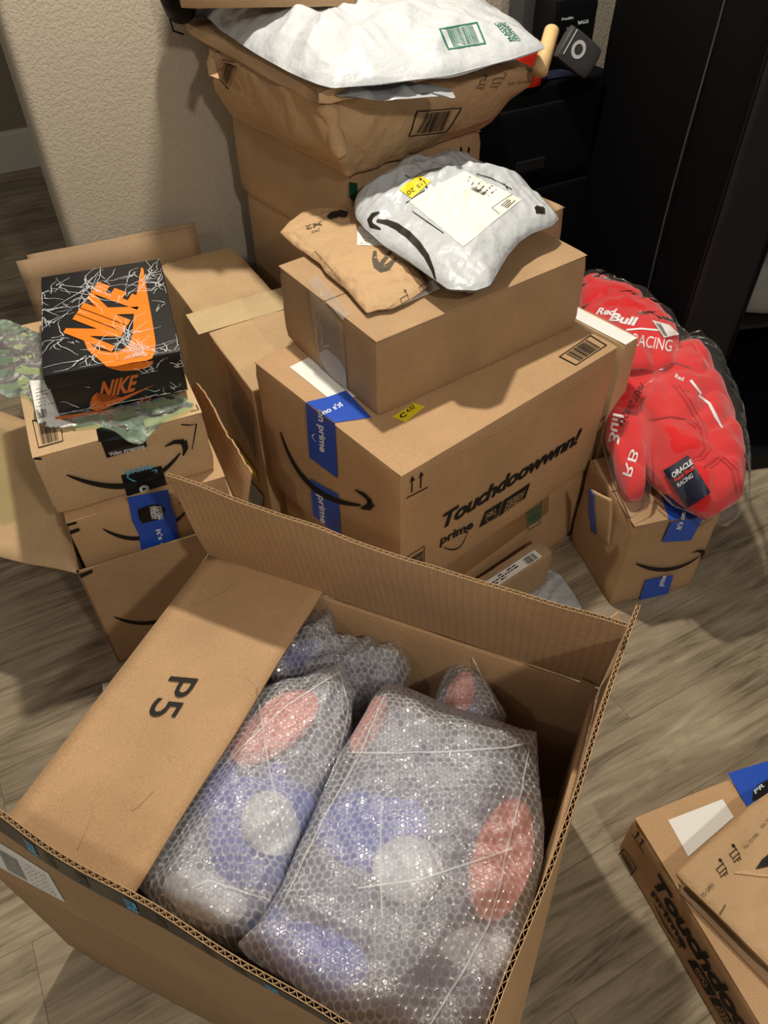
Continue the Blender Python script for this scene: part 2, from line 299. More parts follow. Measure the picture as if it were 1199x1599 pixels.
def patch(name, face, polys, mat, parent, label=None, off=0.0, proj=None, sub=0):
    bm_ = bmesh.new()
    for P in polys:
        vv = [bm_.verts.new((p[0], p[1], 0)) for p in P]
        try: bm_.faces.new(vv)
        except ValueError: pass
    if sub or proj:
        bmesh.ops.triangulate(bm_, faces=bm_.faces[:])
        for _ in range(7):
            le = [e for e in bm_.edges if e.calc_length() > .0065]
            if not le: break
            bmesh.ops.subdivide_edges(bm_, edges=le, cuts=1, use_grid_fill=False); bmesh.ops.triangulate(bm_, faces=bm_.faces[:])
    else: bmesh.ops.triangulate(bm_, faces=bm_.faces[:])
    bm_.verts.ensure_lookup_table(); bm_.verts.index_update()
    V_ = [place(face, v.co.x, v.co.y, off, proj) for v in bm_.verts]; F_ = [tuple(v.index for v in f.verts) for f in bm_.faces]
    fixed = []
    for f in F_:
        n = (V_[f[1]]-V_[f[0]]).cross(V_[f[2]]-V_[f[0]])
        fixed.append(f if n.dot(face.N) >= 0 else f[::-1])
    bm_.free(); return mk(name, V_, fixed, M[mat] if isinstance(mat, str) else mat, parent, bool(proj), label=label)
def place(face, u, v, off, proj):
    if not proj: return face.w(u, v, off)
    p = face.w(u, v, .4); h = proj.ray_cast(p, -face.N)
    if h[0] is None: return face.w(u, v, off)
    return h[0]+face.N*(.0018+off)
_fc = {}
def text2d(s, shear=0.0, bold=0.0, space=1.0):
    k = (s, shear, bold, space)
    if k in _fc: return _fc[k]
    cu = bpy.data.curves.new('t', 'FONT'); cu.body = s; cu.shear = shear; cu.offset = bold; cu.resolution_u = 3; cu.space_character = space; cu.fill_mode = 'FRONT'
    o = bpy.data.objects.new('t', cu); COL.objects.link(o); dg = bpy.context.evaluated_depsgraph_get(); me = bpy.data.meshes.new_from_object(o.evaluated_get(dg))
    V_ = [(v.co.x, v.co.y) for v in me.vertices]; F_ = [tuple(p.vertices) for p in me.polygons]
    bpy.data.objects.remove(o); bpy.data.curves.remove(cu); bpy.data.meshes.remove(me)
    _fc[k] = (V_, F_); return _fc[k]
def text(name, face, s, bs, be, ts, mat, parent, shear=0.0, bold=0.0, space=1.0, off=0.0003, proj=None, px=True, label=None):
    """lettering laid on a face; bs, be = baseline ends, ts = top of the first capital"""
    V_, F_ = text2d(s, shear, bold, space)
    A, B, C = [Vector(face.px(*p)) if px else Vector(p) for p in (bs, be, ts)]
    x0 = min(v[0] for v in V_); x1 = max(v[0] for v in V_); y0 = 0.0; y1 = max(v[1] for v in V_)
    P = []
    for x, y in V_:
        q = A+(B-A)*((x-x0)/(x1-x0))+(C-A)*((y-y0)/(y1-y0)); P.append(place(face, q.x, q.y, off, proj))
    return mk(name, P, F_, M[mat], parent, label=label)
def stroke(pts, wid):
    """outline strip for a polyline with a width at each point"""
    Lp, Rp = [], []
    for i, p in enumerate(pts):
        a = Vector(pts[max(0, i-1)]); b = Vector(pts[min(len(pts)-1, i+1)]); d = (b-a).normalized(); n = Vector((-d.y, d.x)); q = Vector(p)
        Lp.append(q+n*wid[i]/2); Rp.append(q-n*wid[i]/2)
    return [[Lp[i], Lp[i+1], Rp[i+1], Rp[i]] for i in range(len(pts)-1)]
def swoop(name, face, a, b, dip, mat, parent, th=.055, px=True, proj=None, cut=1.0, head=True, off=.0003):
    """curved arrow: thin start a, sagging towards dip, fat belly, hooked head at b"""
    A, B, D = [Vector(face.px(*p)) if px else Vector(p) for p in (a, b, dip)]
    W = (B-A).length; mid = (A+B)/2; ctrl = mid+(D-mid)*2
    up = -(D-mid).normalized(); rt = (B-A).normalized(); pts, wd = [], []
    n = 26
    for i in range(n+1):
        t = i/n*cut*.97; q = A*(1-t)**2+ctrl*2*t*(1-t)+B*t*t; pts.append(q); wd.append(W*th*(.18+.9*math.sin(min(1, t*1.02)**.9*math.pi)**.8)+.0006)
    polys = stroke(pts, wd)
    if head:
        tip = B+rt*W*.03+up*W*.09
        polys += stroke([tip-rt*W*.17-up*W*.01, tip-rt*W*.08+up*W*.018, tip+rt*W*.0], [W*.012, W*.045, W*.06])
        polys += stroke([tip+up*W*.01, tip+rt*W*.0-up*W*.08, tip-rt*W*.04-up*W*.16], [W*.06, W*.05, W*.012])
    return patch(name, face, polys, mat, parent, proj=proj, off=off, sub=2 if proj else 0)
def bars(name, face, quad, mat, parent, n=16, seed=1, frame=True, proj=None, px=True, along=0, fw=.04, off=0.0003):
    """bar code: stripes in a thin frame"""
    rnd = random.Random(seed); Q = [Vector(face.px(*p)) if px else Vector(p) for p in quad]
    if along: Q = Q[1:]+Q[:1]
    def bl(s, t): return (Q[0]*(1-s)+Q[1]*s)*(1-t)+(Q[3]*(1-s)+Q[2]*s)*t
    polys = []
    def r(s0, t0, s1, t1): polys.append([bl(s0, t0), bl(s1, t0), bl(s1, t1), bl(s0, t1)])
    if frame: r(0, 0, 1, fw); r(0, 1-fw, 1, 1); r(0, fw, fw*.7, 1-fw); r(1-fw*.7, fw, 1, 1-fw)
    x = .17 if frame else 0
    e = .84 if frame else 1
    while x < e:
        w_ = (e-.16)/n*rnd.choice((.25, .4, .65)); r(x, .1 if frame else 0, min(x+w_, e), .9 if frame else 1); x += w_+(e-.16)/n*rnd.choice((.3, .4, .6))
    return patch(name, face, polys, mat, parent, proj=proj, off=off, sub=2 if proj else 0)
def scribble_lines(name, face, quad, mat, parent, rows=6, seed=1, proj=None, px=True, off=.0003, fill=.55, th=.4):
    """rows of tiny illegible print"""
    rnd = random.Random(seed); Q = [Vector(face.px(*p)) if px else Vector(p) for p in quad]
    def bl(s, t): return (Q[0]*(1-s)+Q[1]*s)*(1-t)+(Q[3]*(1-s)+Q[2]*s)*t
    polys = []
    for i in range(rows):
        x = 0; e = rnd.uniform(.5, 1)
        while x < e:
            w_ = rnd.uniform(.03, .12)
            if rnd.random() < fill+.2: polys.append([bl(x, (i+.3)/rows), bl(min(1, x+w_), (i+.3)/rows), bl(min(1, x+w_), (i+.3+th)/rows), bl(x, (i+.3+th)/rows)])
            x += w_+.02
    return patch(name, face, polys, mat, parent, proj=proj, off=off, sub=1 if proj else 0)
def resample(poly, n, soft=0):
    P = [Vector(p) for p in poly]; seg = [(P[(i+1) % len(P)]-P[i]).length for i in range(len(P))]; tot = sum(seg); out = []
    for k in range(n):
        d = tot*k/n; i = 0
        while d > seg[i] and i < len(seg)-1: d -= seg[i]; i += 1
        out.append(P[i].lerp(P[(i+1) % len(P)], d/seg[i] if seg[i] else 0))
    for _ in range(soft): out = [(out[i-1]+out[i]*2+out[(i+1) % n])/4 for i in range(n)]
    return out
def ridged(p, octs=4):
    s, a, f = 0, 1, 1
    for _ in range(octs): s += a*(1-abs(noise.noise(p*f))*2.2); a *= .5; f *= 2.1
    return s/1.9
_cd = [(random.Random(7+i).uniform(0, 6.28), random.Random(70+i).uniform(0, 9)) for i in range(9)]
def creases3(p, seed=0):
    """sharp straight-ish folds: warped triangle waves in several directions"""
    s = 0
    for i, (a, ph) in enumerate(_cd[:6]):
        f = (1.0, 1.3, 1.7, 2.4, 3.1, 4.3)[i]; w_ = noise.noise(p*.45+Vector((i*3.7+seed, 0, 0)))*1.4
        g = max(0, .35+noise.noise(p*.35+Vector((0, i*5.1+seed, 0)))*1.8)
        t = (p.x*math.cos(a+seed)+p.y*math.sin(a+seed)+p.z*.6)*f*.72+ph+w_; t -= math.floor(t)
        s += (abs(t-.5)*2)**1.5*g/f
    return s*.55
def puff(outline, up, down=.0, n=132, rings=34, expo=2.4, pw=.75, crumple=.004, fs=9.0, seed=0, soft=3, center=None, ridge=True, rim=.0, pleat=0.0, flat=0.0, aniso=None, lump=0.0, zfun=None):
    """soft filled shape: outline points in the room, a domed top and (optionally) a domed underside, creased"""
    O = resample(outline, n, soft); c = Vector(center) if center else sum(O, Vector())/n; so = Vector((seed*5.3, seed*2.9, seed*7.7))
    V_, F_ = [], []
    def prof(r): return max(0, 1-r**expo)**pw
    def layer(sgn, amp):
        st = len(V_)
        for j in range(rings+1):
            r = (j/rings)**.8
            for i in range(n):
                b = c.lerp(O[i], r); q = b*fs+so
                if aniso: q = Vector((q.x*aniso[0]+q.y*aniso[1], -q.x*aniso[1]*aniso[2]+q.y*aniso[0]*aniso[2], q.z))
                e = min(1, (1-r)*6)
                h = amp*prof(r)*(1+lump*noise.noise(b*4+so))
                k = crumple*((creases3(q, seed)*1.5+creases3(q*2.7, seed+3)*.45+ridged(q*3, 3)*.12-.8) if ridge else noise.noise(q)*1.2)*(.35+.65*e)
                pl = pleat*math.sin(i*2*math.pi/n*19+seed+3*noise.noise(b*5))*r*r*e
                dz = (h+k+pl) if sgn > 0 else -h
                if sgn < 0 and r > .999: dz = 0
                p = b+Vector((0, 0, dz+(zfun(b) if zfun else 0)))
                if sgn > 0 and r > .999: p = b+Vector((0, 0, crumple*.4*noise.noise(q)+(zfun(b) if zfun else 0)))
                V_.append(p)
        for j in range(rings):
            for i in range(n):
                a, b_ = st+j*n+i, st+j*n+(i+1) % n; q = (a, a+n, b_+n, b_); F_.append(q if sgn > 0 else q[::-1])
        return st
    layer(1, up); layer(-1, down)
    return V_, F_
def bvh(o):
    mw = top(o).matrix_basis
    return BVHTree.FromPolygons([mw @ v.co for v in o.data.vertices], [tuple(p.vertices) for p in o.data.polygons])
def sheet(c00, c10, c11, c01, th, nu=2, nv=2, side=1, wave=0.0, seed=0, edge=None):
    """a sheet bent through four corners, with real thickness; edge(u) trims the far edge"""
    c00, c10, c11, c01 = map(Vector, (c00, c10, c11, c01)); N = (c10-c00).cross(c01-c00).normalized()*side
    V_, F_ = [], []
    for k in (0, 1):
        for j in range(nv+1):
            for i in range(nu+1):
                s, t = i/nu, j/nv; tt = t*(edge(s) if edge else 1)
                p = (c00*(1-s)+c10*s)*(1-tt)+(c01*(1-s)+c11*s)*tt
                V_.append(p+N*(wave*noise.noise(p*6+Vector((seed, 0, 0)))*t+k*th))
    m = (nu+1)*(nv+1)
    for j in range(nv):
        for i in range(nu):
            a = j*(nu+1)+i; q = (a, a+1, a+nu+2, a+nu+1); F_.append(q[::-1]); F_.append(tuple(x+m for x in q))
    rim = [i for i in range(nu+1)]+[(j+1)*(nu+1)-1 for j in range(1, nv+1)]+[nv*(nu+1)+i for i in range(nu-1, -1, -1)]+[j*(nu+1) for j in range(nv-1, 0, -1)]
    for a, b in zip(rim, rim[1:]+rim[:1]): F_.append((a, b, b+m, a+m))
    return V_, F_
def board(name, c00, c10, c11, c01, parent, mat='card', inner='card_in', th=.006, pitch=.0095, side=1, wave=0.0, seed=0, edge=None, nu=24, nv=8, liner=.0009):
    """corrugated board: two liners and a fluted middle whose zigzag shows along the c01-c11 edge"""
    c00, c10, c11, c01 = map(Vector, (c00, c10, c11, c01)); N = (c10-c00).cross(c01-c00).normalized()*side
    a = sheet(c00, c10, c11, c01, liner, nu, nv, side, wave, seed, edge)
    off = N*(th-liner); b = sheet(c00+off, c10+off, c11+off, c01+off, liner, nu, nv, side, 0, seed, edge)
    # keep both liners parallel
    b = ([p+off for p in a[0]], b[1])
    n = int((c10-c00).length/pitch*2); V_, F_ = [], []; nvv = 3
    def P(s, t):
        tt = t*(edge(s) if edge else 1); p = (c00*(1-s)+c10*s)*(1-tt)+(c01*(1-s)+c11*s)*tt
        return p+N*(wave*noise.noise(p*6+Vector((seed, 0, 0)))*t)
    for i in range(n+1):
        s = i/n; h = liner if i % 2 else th-liner
        for t in (.9, .997):
            V_.append(P(s, t)+N*(h-.0003)); V_.append(P(s, t)+N*(h+.0003))
    for i in range(n):
        a0 = i*4; b0 = a0+4; F_ += [(a0+1, b0+1, b0+3, a0+3), (a0, a0+2, b0+2, b0), (a0+2, a0+3, b0+3, b0+2)]
    core = mk(name, *join(a, b), M[mat], parent)
    inner_faces = len(a[1])
    mk('fluting', V_, F_, M['card_edge'], core)
    return core
def tube(path, rad, n=10, cap=True):
    V_, F_ = [], []; P = [Vector(p) for p in path]
    if not hasattr(rad, '__len__'): rad = [rad]*len(P)
    for i, p in enumerate(P):
        d = (P[min(i+1, len(P)-1)]-P[max(i-1, 0)]).normalized(); a = d.orthogonal().normalized(); b = d.cross(a)
        if i and (a.dot(pa) < 0 or True):
            a = (pa-d*pa.dot(d)).normalized(); b = d.cross(a)
        pa = a
        for k in range(n): t = 2*math.pi*k/n; V_.append(p+(a*math.cos(t)+b*math.sin(t))*rad[i])
    for i in range(len(P)-1):
        for k in range(n): F_.append((i*n+k, i*n+(k+1) % n, (i+1)*n+(k+1) % n, (i+1)*n+k))
    if cap: F_.append(tuple(range(n))[::-1]); F_.append(tuple((len(P)-1)*n+k for k in range(n)))
    return V_, F_
def loft(r0, r1, levels=14, per=26, bulge=.02, crumple=.006, fs=9, seed=0, soft=1):
    """paper bag between two rings with as many corners each"""
    def rs(ring):
        out = []
        for i, p in enumerate(ring):
            q = ring[(i+1) % len(ring)]
            for k in range(per): out.append(Vector(p).lerp(Vector(q), k/per))
        n = len(out)
        for _ in range(soft): out = [(out[i-1]+out[i]*2+out[(i+1) % n])/4 for i in range(n)]
        return out
    A, B = rs(r0), rs(r1); n = len(A); c = sum(A, Vector())/n; so = Vector((seed*3.3, 1.1*seed, 0)); V_, F_ = [], []
    for j in range(levels+1):
        t = j/levels
        for i in range(n):
            p = A[i].lerp(B[i], t); o = (p-c); o.z = 0; o.normalize()
            V_.append(p+o*(bulge*math.sin(t*math.pi)+crumple*(creases3(p*fs+so, seed)*1.6+creases3(p*fs*2.6+so, seed+2)*.4-.7))+Vector((0, 0, crumple*noise.noise(p*fs*1.5+so)*min(1, t*3))))
    for j in range(levels):
        for i in range(n): F_.append((j*n+i, j*n+(i+1) % n, (j+1)*n+(i+1) % n, (j+1)*n+i))
    for base, rev in ((0, True), (levels*n, False)):
        prev = base
        cc = sum((V_[base+i] for i in range(n)), Vector())/n
        for q in (.75, .5, .25):
            st = len(V_)
            for i in range(n): p = cc.lerp(V_[base+i], q); V_.append(p+Vector((0, 0, 0 if rev else crumple*ridged(p*fs+so)*.7)))
            for i in range(n):
                f = (prev+i, prev+(i+1) % n, st+(i+1) % n, st+i); F_.append(f[::-1] if rev else f)
            prev = st
        ci = len(V_); V_.append(cc)
        for i in range(n):
            f = (prev+i, prev+(i+1) % n, ci); F_.append(f[::-1] if rev else f)
    return V_, F_

# ================================================================== THE ROOM
UP = Vector((0, 0, 1))
WY = R(28); WU = Vector((math.cos(WY), math.sin(WY), 0)); WV = Vector((-math.sin(WY), math.cos(WY), 0))
struct('floor', [(-5, -1.6, 0), (4, -1.6, 0), (4, 6, 0), (-5, 6, 0)], [(0, 1, 2, 3)], M['floor'])
# textured wall with a rounded end
P0 = Vector((-.378, 2.17, 0)); cut = P0+WU*((-.82+.378)/math.cos(WY))
prof = []; rr = .022
for k in range(9):
    a = math.pi/2*k/8; prof.append(cut+WU*(rr-rr*math.cos(a))*1+WV*(rr-rr*math.sin(a)))
prof = [cut+WV*.13]+prof+[cut+WU*3.2, cut+WU*3.2+WV*.13]
n = len(prof); wv_ = prof+[p+UP*2.5 for p in prof]; wf_ = [(i, (i+1) % n, (i+1) % n+n, i+n) for i in range(n)]+[tuple(range(n, 2*n))]
o = struct('wall_back', wv_, wf_, M['wall'], smooth=False)
H0 = Vector((-1.839, 3.796, 0)); HU = Vector((math.cos(R(27.7)), math.sin(R(27.7)), 0)); HV = Vector((-HU.y, HU.x, 0))
struct('wall_hall', *boxvf(H0-HU*1.6, HU*5, HV*.12, UP*2.5), M['hall'])
bvf = boxvf(H0-HU*1.6-HV*.014, HU*5, HV*.014, UP*.165)
bv2 = boxvf(H0-HU*1.6-HV*.009, HU*5, HV*.009, UP*.178)
struct('baseboard_hall', *join(bvf, bv2), M['paint'])

# ================================================================== LEFT STACK
yb = .411; bu = Vector((math.cos(yb), math.sin(yb), 0)); bv = Vector((-math.sin(yb), math.cos(yb), 0))
# open carton at the bottom of the left stack
o3 = Vector((-.616, .988, 0)); W3, D3, H3 = .346, .5025, .3245
r3 = thing('cardboard_box', 'open cardboard carton with spread flaps, lowest of the left stack', 'box', o3+bu*W3/2+bv*D3/2, yb, 'cartons of the left stack')
t_ = .005
shell = [boxvf(o3, bu*W3, bv*D3, UP*t_), boxvf(o3, bu*W3, bv*t_, UP*H3), boxvf(o3+bv*(D3-t_), bu*W3, bv*t_, UP*H3), boxvf(o3, bu*t_, bv*D3, UP*H3), boxvf(o3+bu*(W3-t_), bu*t_, bv*D3, UP*H3)]
mk('body', *join(*shell), M['card_pink'], r3)
c = o3+UP*H3
mk('side_flap', *sheet(c, c+bv*D3, Vector((-1.000, 1.494, .301))+bv*.08, at(2, 872, .301)+Vector((-.045, .02, 0)), .005, 12, 8, side=-1, wave=.02, seed=3), M['card_light'], r3, True)
# torn flap standing up between the cartons and the long carton
tf = sheet(c+bu*(W3+.004)+bv*.01, c+bu*(W3+.004)+bv*(D3-.02), at(303, 598, .458), at(392, 738, .421), .004, 30, 6, side=1, wave=.02, seed=8, edge=lambda s: 1+.10*noise.noise(Vector((s*14, 3, 0))))
fpk = mk('torn_flap', *tf, M['card'], r3)
f3 = Face(o3-bv*.0012, bu, UP)
fpoly('printed_mark', f3, [(123, 897), (144, 889), (145, 894), (127, 903)], 'ink', r3)
swoop('printed_arrow', f3, (178, 963), (352, 900), (262, 966), 'ink', r3, th=.045, head=True)
for k, (x, y) in enumerate(((232, 862), (246, 878), (240, 905))):
    pts = [(x+i*8, y+3*math.sin(i*.7+k)+i*(1.6-k)) for i in range(7)]
    patch('scratch', f3, stroke([f3.px(*p) for p in pts], [.0012]*7), 'card_light', r3)
# blue-taped carton
B2 = Box('cardboard_box', 'closed carton with wide blue tape down its front, second from bottom of the left stack', (-.610, 1.014, yb, .316, .461, .012, .427), 'card', seed=21, group='cartons of the left stack')
for q in ([(104, 818), (119, 814), (120, 818), (106, 822)], [(108, 829), (123, 824), (125, 829), (110, 835)]): fpoly('printed_mark', B2.F, q, 'ink', B2.root)
swoop('printed_arrow', B2.F, (161, 826), (298, 790), (232, 838), 'ink', B2.root, th=.06)
bt = fpoly('blue_tape', B2.F, [(199, 776), (262, 764), (268, 790), (274, 806), (283, 872), (225, 890), (217, 835), (206, 812)], 'blue', B2.root, off=.0008, label='blue packing tape')
fpoly('tape_emblem', B2.F, [(214, 795), (236, 787), (247, 787), (258, 793), (256, 802), (246, 811), (222, 817), (217, 810)], 'black_tape', bt, off=.0013)
for k, s in enumerate(('THURSDAY', 'NIGHT', 'FOOTBALL')):
    text('printed_text', B2.F, s, (247-k*0-6+k*5.5-8, 790), (251-6+k*5.5-8, 811), (251-6+k*5.5-8+3.6, 789), 'white_ink', bt, shear=.2, bold=.02, off=.0017)
text('printed_text', B2.F, "It's on", (243, 827), (254, 862), (251, 825), 'white_ink', bt, bold=.02, off=.0013)
# black-taped carton with the arrow
B1 = Box('cardboard_box', 'carton with black tape and printed curved arrow, directly under the shoe box', (-.631, 1.035, yb, .314, .469, .4405, .1475), 'card_light', seed=4, group='cartons of the left stack', amp=.002)
fpoly('printed_mark', B1.F, [(53, 714), (65, 715), (65, 718), (54, 718)], 'ink', B1.root)
t1 = fpoly('black_tape', B1.F, [(151, 671), (226, 684), (230, 697), (167, 715)], 'black_tape', B1.root, off=.0004, label='black packing tape')
fpoly('black_tape', B1.T, [(150, 670), (222, 645), (227, 682), (154, 690)], 'black_tape', B1.root, label='black packing tape')
t2 = fpoly('black_tape', B1.F, [(189, 742), (252, 727), (264, 768), (201, 783)], 'black_tape', B1.root, off=.0004, label='black packing tape')
text('printed_text', B1.F, 'Video streaming', (171, 712), (226, 699), (169, 706), 'white_ink', t1, bold=.01, off=.0008)
text('printed_text', B1.F, 'shows and so much more', (176, 704), (219, 695), (175, 701), 'grey_ink', t1, off=.0008)
text('printed_text', B1.F, 'prime', (198, 741), (238, 731), (196, 733), 'cyan', t2, bold=.02, off=.0009)
swoop('printed_smile', B1.F, (197, 744), (243, 737), (222, 752), 'cyan', t2, th=.05, off=.0009)
ce = Vector(B1.F.px(225, 763)); rad = .0095
patch('play_symbol', B1.F, [[ce+Vector((math.cos(a), math.sin(a)))*rad for a in [k*math.pi/12 for k in range(24)]]], 'white_ink', t2, off=.0009)
patch('play_symbol', B1.F, [[ce+Vector((.0055, 0)), ce+Vector((-.0035, .005)), ce+Vector((-.0035, -.005))]], 'black_tape', t2, off=.0013)
swoop('printed_arrow', B1.F, (104, 741), (285, 702), (210, 756), 'ink', B1.root, th=.06, off=.0010)
patch('printed_mark', B1.F, stroke([B1.F.px(*p) for p in ((283, 663), (296, 664), (307, 662), (304, 680), (300, 702))], [.003, .003, .003, .0025, .0015]), 'ink', B1.root)
bars('bar_code', B1.T, [(50, 656), (60, 700), (99, 689), (94, 654)], 'ink', B1.root, n=12, seed=3, along=1)
patch('printed_mark', B1.T, stroke([B1.T.px(*p) for p in ((298, 642), (310, 639), (306, 632))], [.002]*3), 'ink', B1.root)
# green bubble mailer lying between the carton and the shoe box
zb = .5905
out = [at(x, y, zb+.006) for x, y in ((-60, 500), (10, 498), (60, 520), (200, 540), (255, 600), (290, 622), (306, 632), (285, 643), (258, 655), (238, 674), (222, 694), (200, 690), (178, 672), (150, 664), (110, 668), (72, 668), (60, 640), (40, 615), (15, 622), (-30, 600), (-80, 560))]
BVo = puff(out, .007, .003, n=200, rings=30, crumple=.013, fs=13, seed=5, soft=1, pw=.6, pleat=.002)
mailer = solo('plastic_mailer', 'crinkled pale green translucent mailer spread under the black shoe box', 'mailer', *BVo, M['filmgreen'], True)
lf = sight_face(80, 640, zb+.012); mb = bvh(mailer) if False else None
mwb = BVHTree.FromPolygons([Vector(v) for v in BVo[0]], BVo[1])
lb = fpoly('shipping_label', lf, [(44, 592), (72, 590), (95, 655), (119, 662), (112, 668), (63, 677)], 'white', mailer, proj=mwb, label='white shipping label', off=.001)
bars('bar_code', lf, [(56, 640), (72, 638), (75, 650), (60, 655)], 'ink', lb, frame=False, n=10, proj=mwb, off=.0016); scribble_lines('printed_text', lf, [(52, 605), (72, 600), (84, 632), (58, 638)], 'grey_ink', lb, rows=6, proj=mwb, off=.0016, th=.25)
# shoe box
N_ = (-.605, 1.130, .296, .247, .370, .606, .085)
x, y, yaw, w_, d_, z0, h_ = N_
nu_ = Vector((math.cos(yaw), math.sin(yaw), 0)); nv_ = Vector((-math.sin(yaw), math.cos(yaw), 0)); no = Vector((x, y, z0))
sr = thing('shoe_box', 'black shoe box with orange logo and white scuff marks, on top of the left stack', 'shoe box', no+nu_*w_/2+nv_*d_/2, yaw)
mk('body', *round_box(no+nu_*.004+nv_*.005, nu_*(w_-.008), nv_*(d_-.01), UP*.078, r=.002, seed=2, amp=.0006, crush=.001), M['shoe'], sr, True)
lid = mk('lid', *round_box(no+UP*.059, nu_*w_, nv_*d_, UP*.0335, r=.0025, seed=3, amp=.0012, crush=.002), M['shoe'], sr, True)
NT = Face(no+UP*.0933, nu_, nv_); NF = Face(no+nv_*.005-nv_*.0008, nu_, UP); NL = Face(no-nv_*.0014, nu_, UP)
def sb(x, y): return (30+x/4, 400+y/4)
text('printed_text', NT, 'NIKE', sb(555, 590), sb(758, 255), sb(275, 478), 'orange', lid, bold=.06, space=1.0, off=.0008)
sw = [(762, 72), (775, 78), (800, 235), (830, 400), (852, 540), (848, 600), (830, 640), (790, 655), (700, 668), (600, 690), (545, 690), (490, 640), (430, 590), (400, 520), (420, 505), (455, 560), (500, 590), (580, 603), (640, 590), (690, 550), (706, 500), (712, 440), (718, 330), (740, 200)]
patch('printed_logo', NT, [[Vector(NT.px(*sb(*p))) for p in sw]], 'orange', lid, off=.0006)
patch('printed_logo', NL, [[Vector(NL.px(*sb(*p))) for p in ((540, 688), (840, 652), (812, 690), (740, 712), (640, 716), (590, 706))]], 'orange', lid, off=.0004)
text('printed_text', NF, 'NIKE', sb(497, 888), sb(728, 836), sb(512, 785), 'copper', sr, shear=.12, bold=.035, off=.0004, space=1.0)
s2 = [(850, 798), (740, 842), (640, 880), (560, 905), (510, 912), (480, 895), (484, 850), (455, 880), (440, 925), (450, 955), (480, 966), (530, 955), (620, 915), (740, 855)]
patch('printed_logo', NF, [[Vector(NF.px(*sb(*p))) for p in s2]], 'copper', sr, off=.0006)
fpoly('printed_stripe', NF, [sb(225, 1002), sb(1060, 895), sb(1062, 912), sb(228, 1024)], 'copper', sr, off=.0004)
scribble_lines('printed_text', NF, [sb(745, 880), sb(830, 872), sb(835, 905), sb(748, 915)], 'copper', sr, rows=4, off=.0006)
# scuffed, web-like white wear on lid and front
def scuffs(name, face, centers, parent, seed, boxl, n=9, ln=.05):
    rnd = random.Random(seed); polys = []
    for cx, cy, k in centers:
        c = Vector(face.px(cx, cy))
        for i in range(int(n*k*.45)):
            a = rnd.uniform(0, 6.28); p = c+Vector((rnd.gauss(0, .009), rnd.gauss(0, .007))); pts = [p]; l = ln*rnd.uniform(.2, 1)*k**.5
            for s in range(7): a += rnd.gauss(0, .27); p = p+Vector((math.cos(a), math.sin(a)))*l/7; pts.append(p)
            pts = [Vector((min(max(q.x, boxl[0]), boxl[2]), min(max(q.y, boxl[1]), boxl[3]))) for q in pts]
            wd = [.0012*(1-j/8)*rnd.uniform(.4, 1.3)+.00025 for j in range(8)]; 
            ok = [(pts[j+1]-pts[j]).length > .0008 for j in range(7)]
            S = stroke(pts, wd); polys += [S[j] for j in range(7) if ok[j]]
    return patch(name, face, polys, 'white_ink', parent, off=.0011)
lb_ = (.003, .003, w_-.003, d_-.003)
scuffs('scuff_marks', NT, [(*sb(*p[:2]), p[2]) for p in ((430, 190, 4.5), (440, 250, 3), (130, 240, 2), (150, 340, 3), (185, 420, 2), (230, 525, 2.4), (800, 130, 4), (850, 190, 3), (700, 125, 2), (530, 150, 1.5), (235, 190, 1.5), (700, 490, 4), (745, 570, 5), (760, 620, 3), (460, 610, 3.5), (560, 570, 1.3), (980, 600, 2.5), (900, 580, 1), (320, 530, 1), (300, 300, .8), (840, 350, .7), (930, 290, .7), (640, 240, 1))], lid, 4, lb_, n=8)
scuffs('scuff_marks', NL, [(*sb(*p[:2]), p[2]) for p in ((760, 690, 2.2), (1000, 660, 1.6), (880, 690, 1.2))], lid, 6, (.003, .061, w_-.003, .090), n=8, ln=.04)
scuffs('scuff_marks', NF, [(*sb(*p[:2]), p[2]) for p in ((950, 860, 2.4), (1010, 880, 1.6), (340, 970, 2.6), (640, 950, 1.6), (700, 950, 1.6), (870, 850, .8), (430, 830, .6))], sr, 7, (.003, .003, w_-.003, .057), n=7, ln=.035)
fpoly('torn_paper', NF, [sb(225, 778), sb(270, 785), sb(330, 775), sb(520, 738), sb(420, 770), sb(370, 798), sb(300, 806), sb(265, 785)], 'poly_grey', sr, off=.0012)

# upright cardboard sheet leaning by the wall behind the shoe box
fb = thing('cardboard_sheet', 'upright folded cardboard sheet standing against the wall behind the shoe box', 'cardboard', (-.72, 1.95, 0), WY)
a0, a1 = at(25, 408, .55), at(302, 355, .55); a0.z = a1.z = .55; b0, b1 = a0.copy(), a1.copy(); b0.z = b1.z = 0
mk('panel', *sheet(b0-WV*.02, b1-WV*.02, a1, a0, .005, 20, 10, side=-1, wave=.012, seed=5), M['card_dull'], fb, True)
mk('panel', *sheet(b0+WV*.006, b1+WV*.006+WU*.012, a1+WV*.012+WU*.010+UP*.004, a0+WV*.012+UP*.002+WU*.03, .005, 20, 10, side=-1, wave=.006, seed=6), M['card_dull'], fb, True)

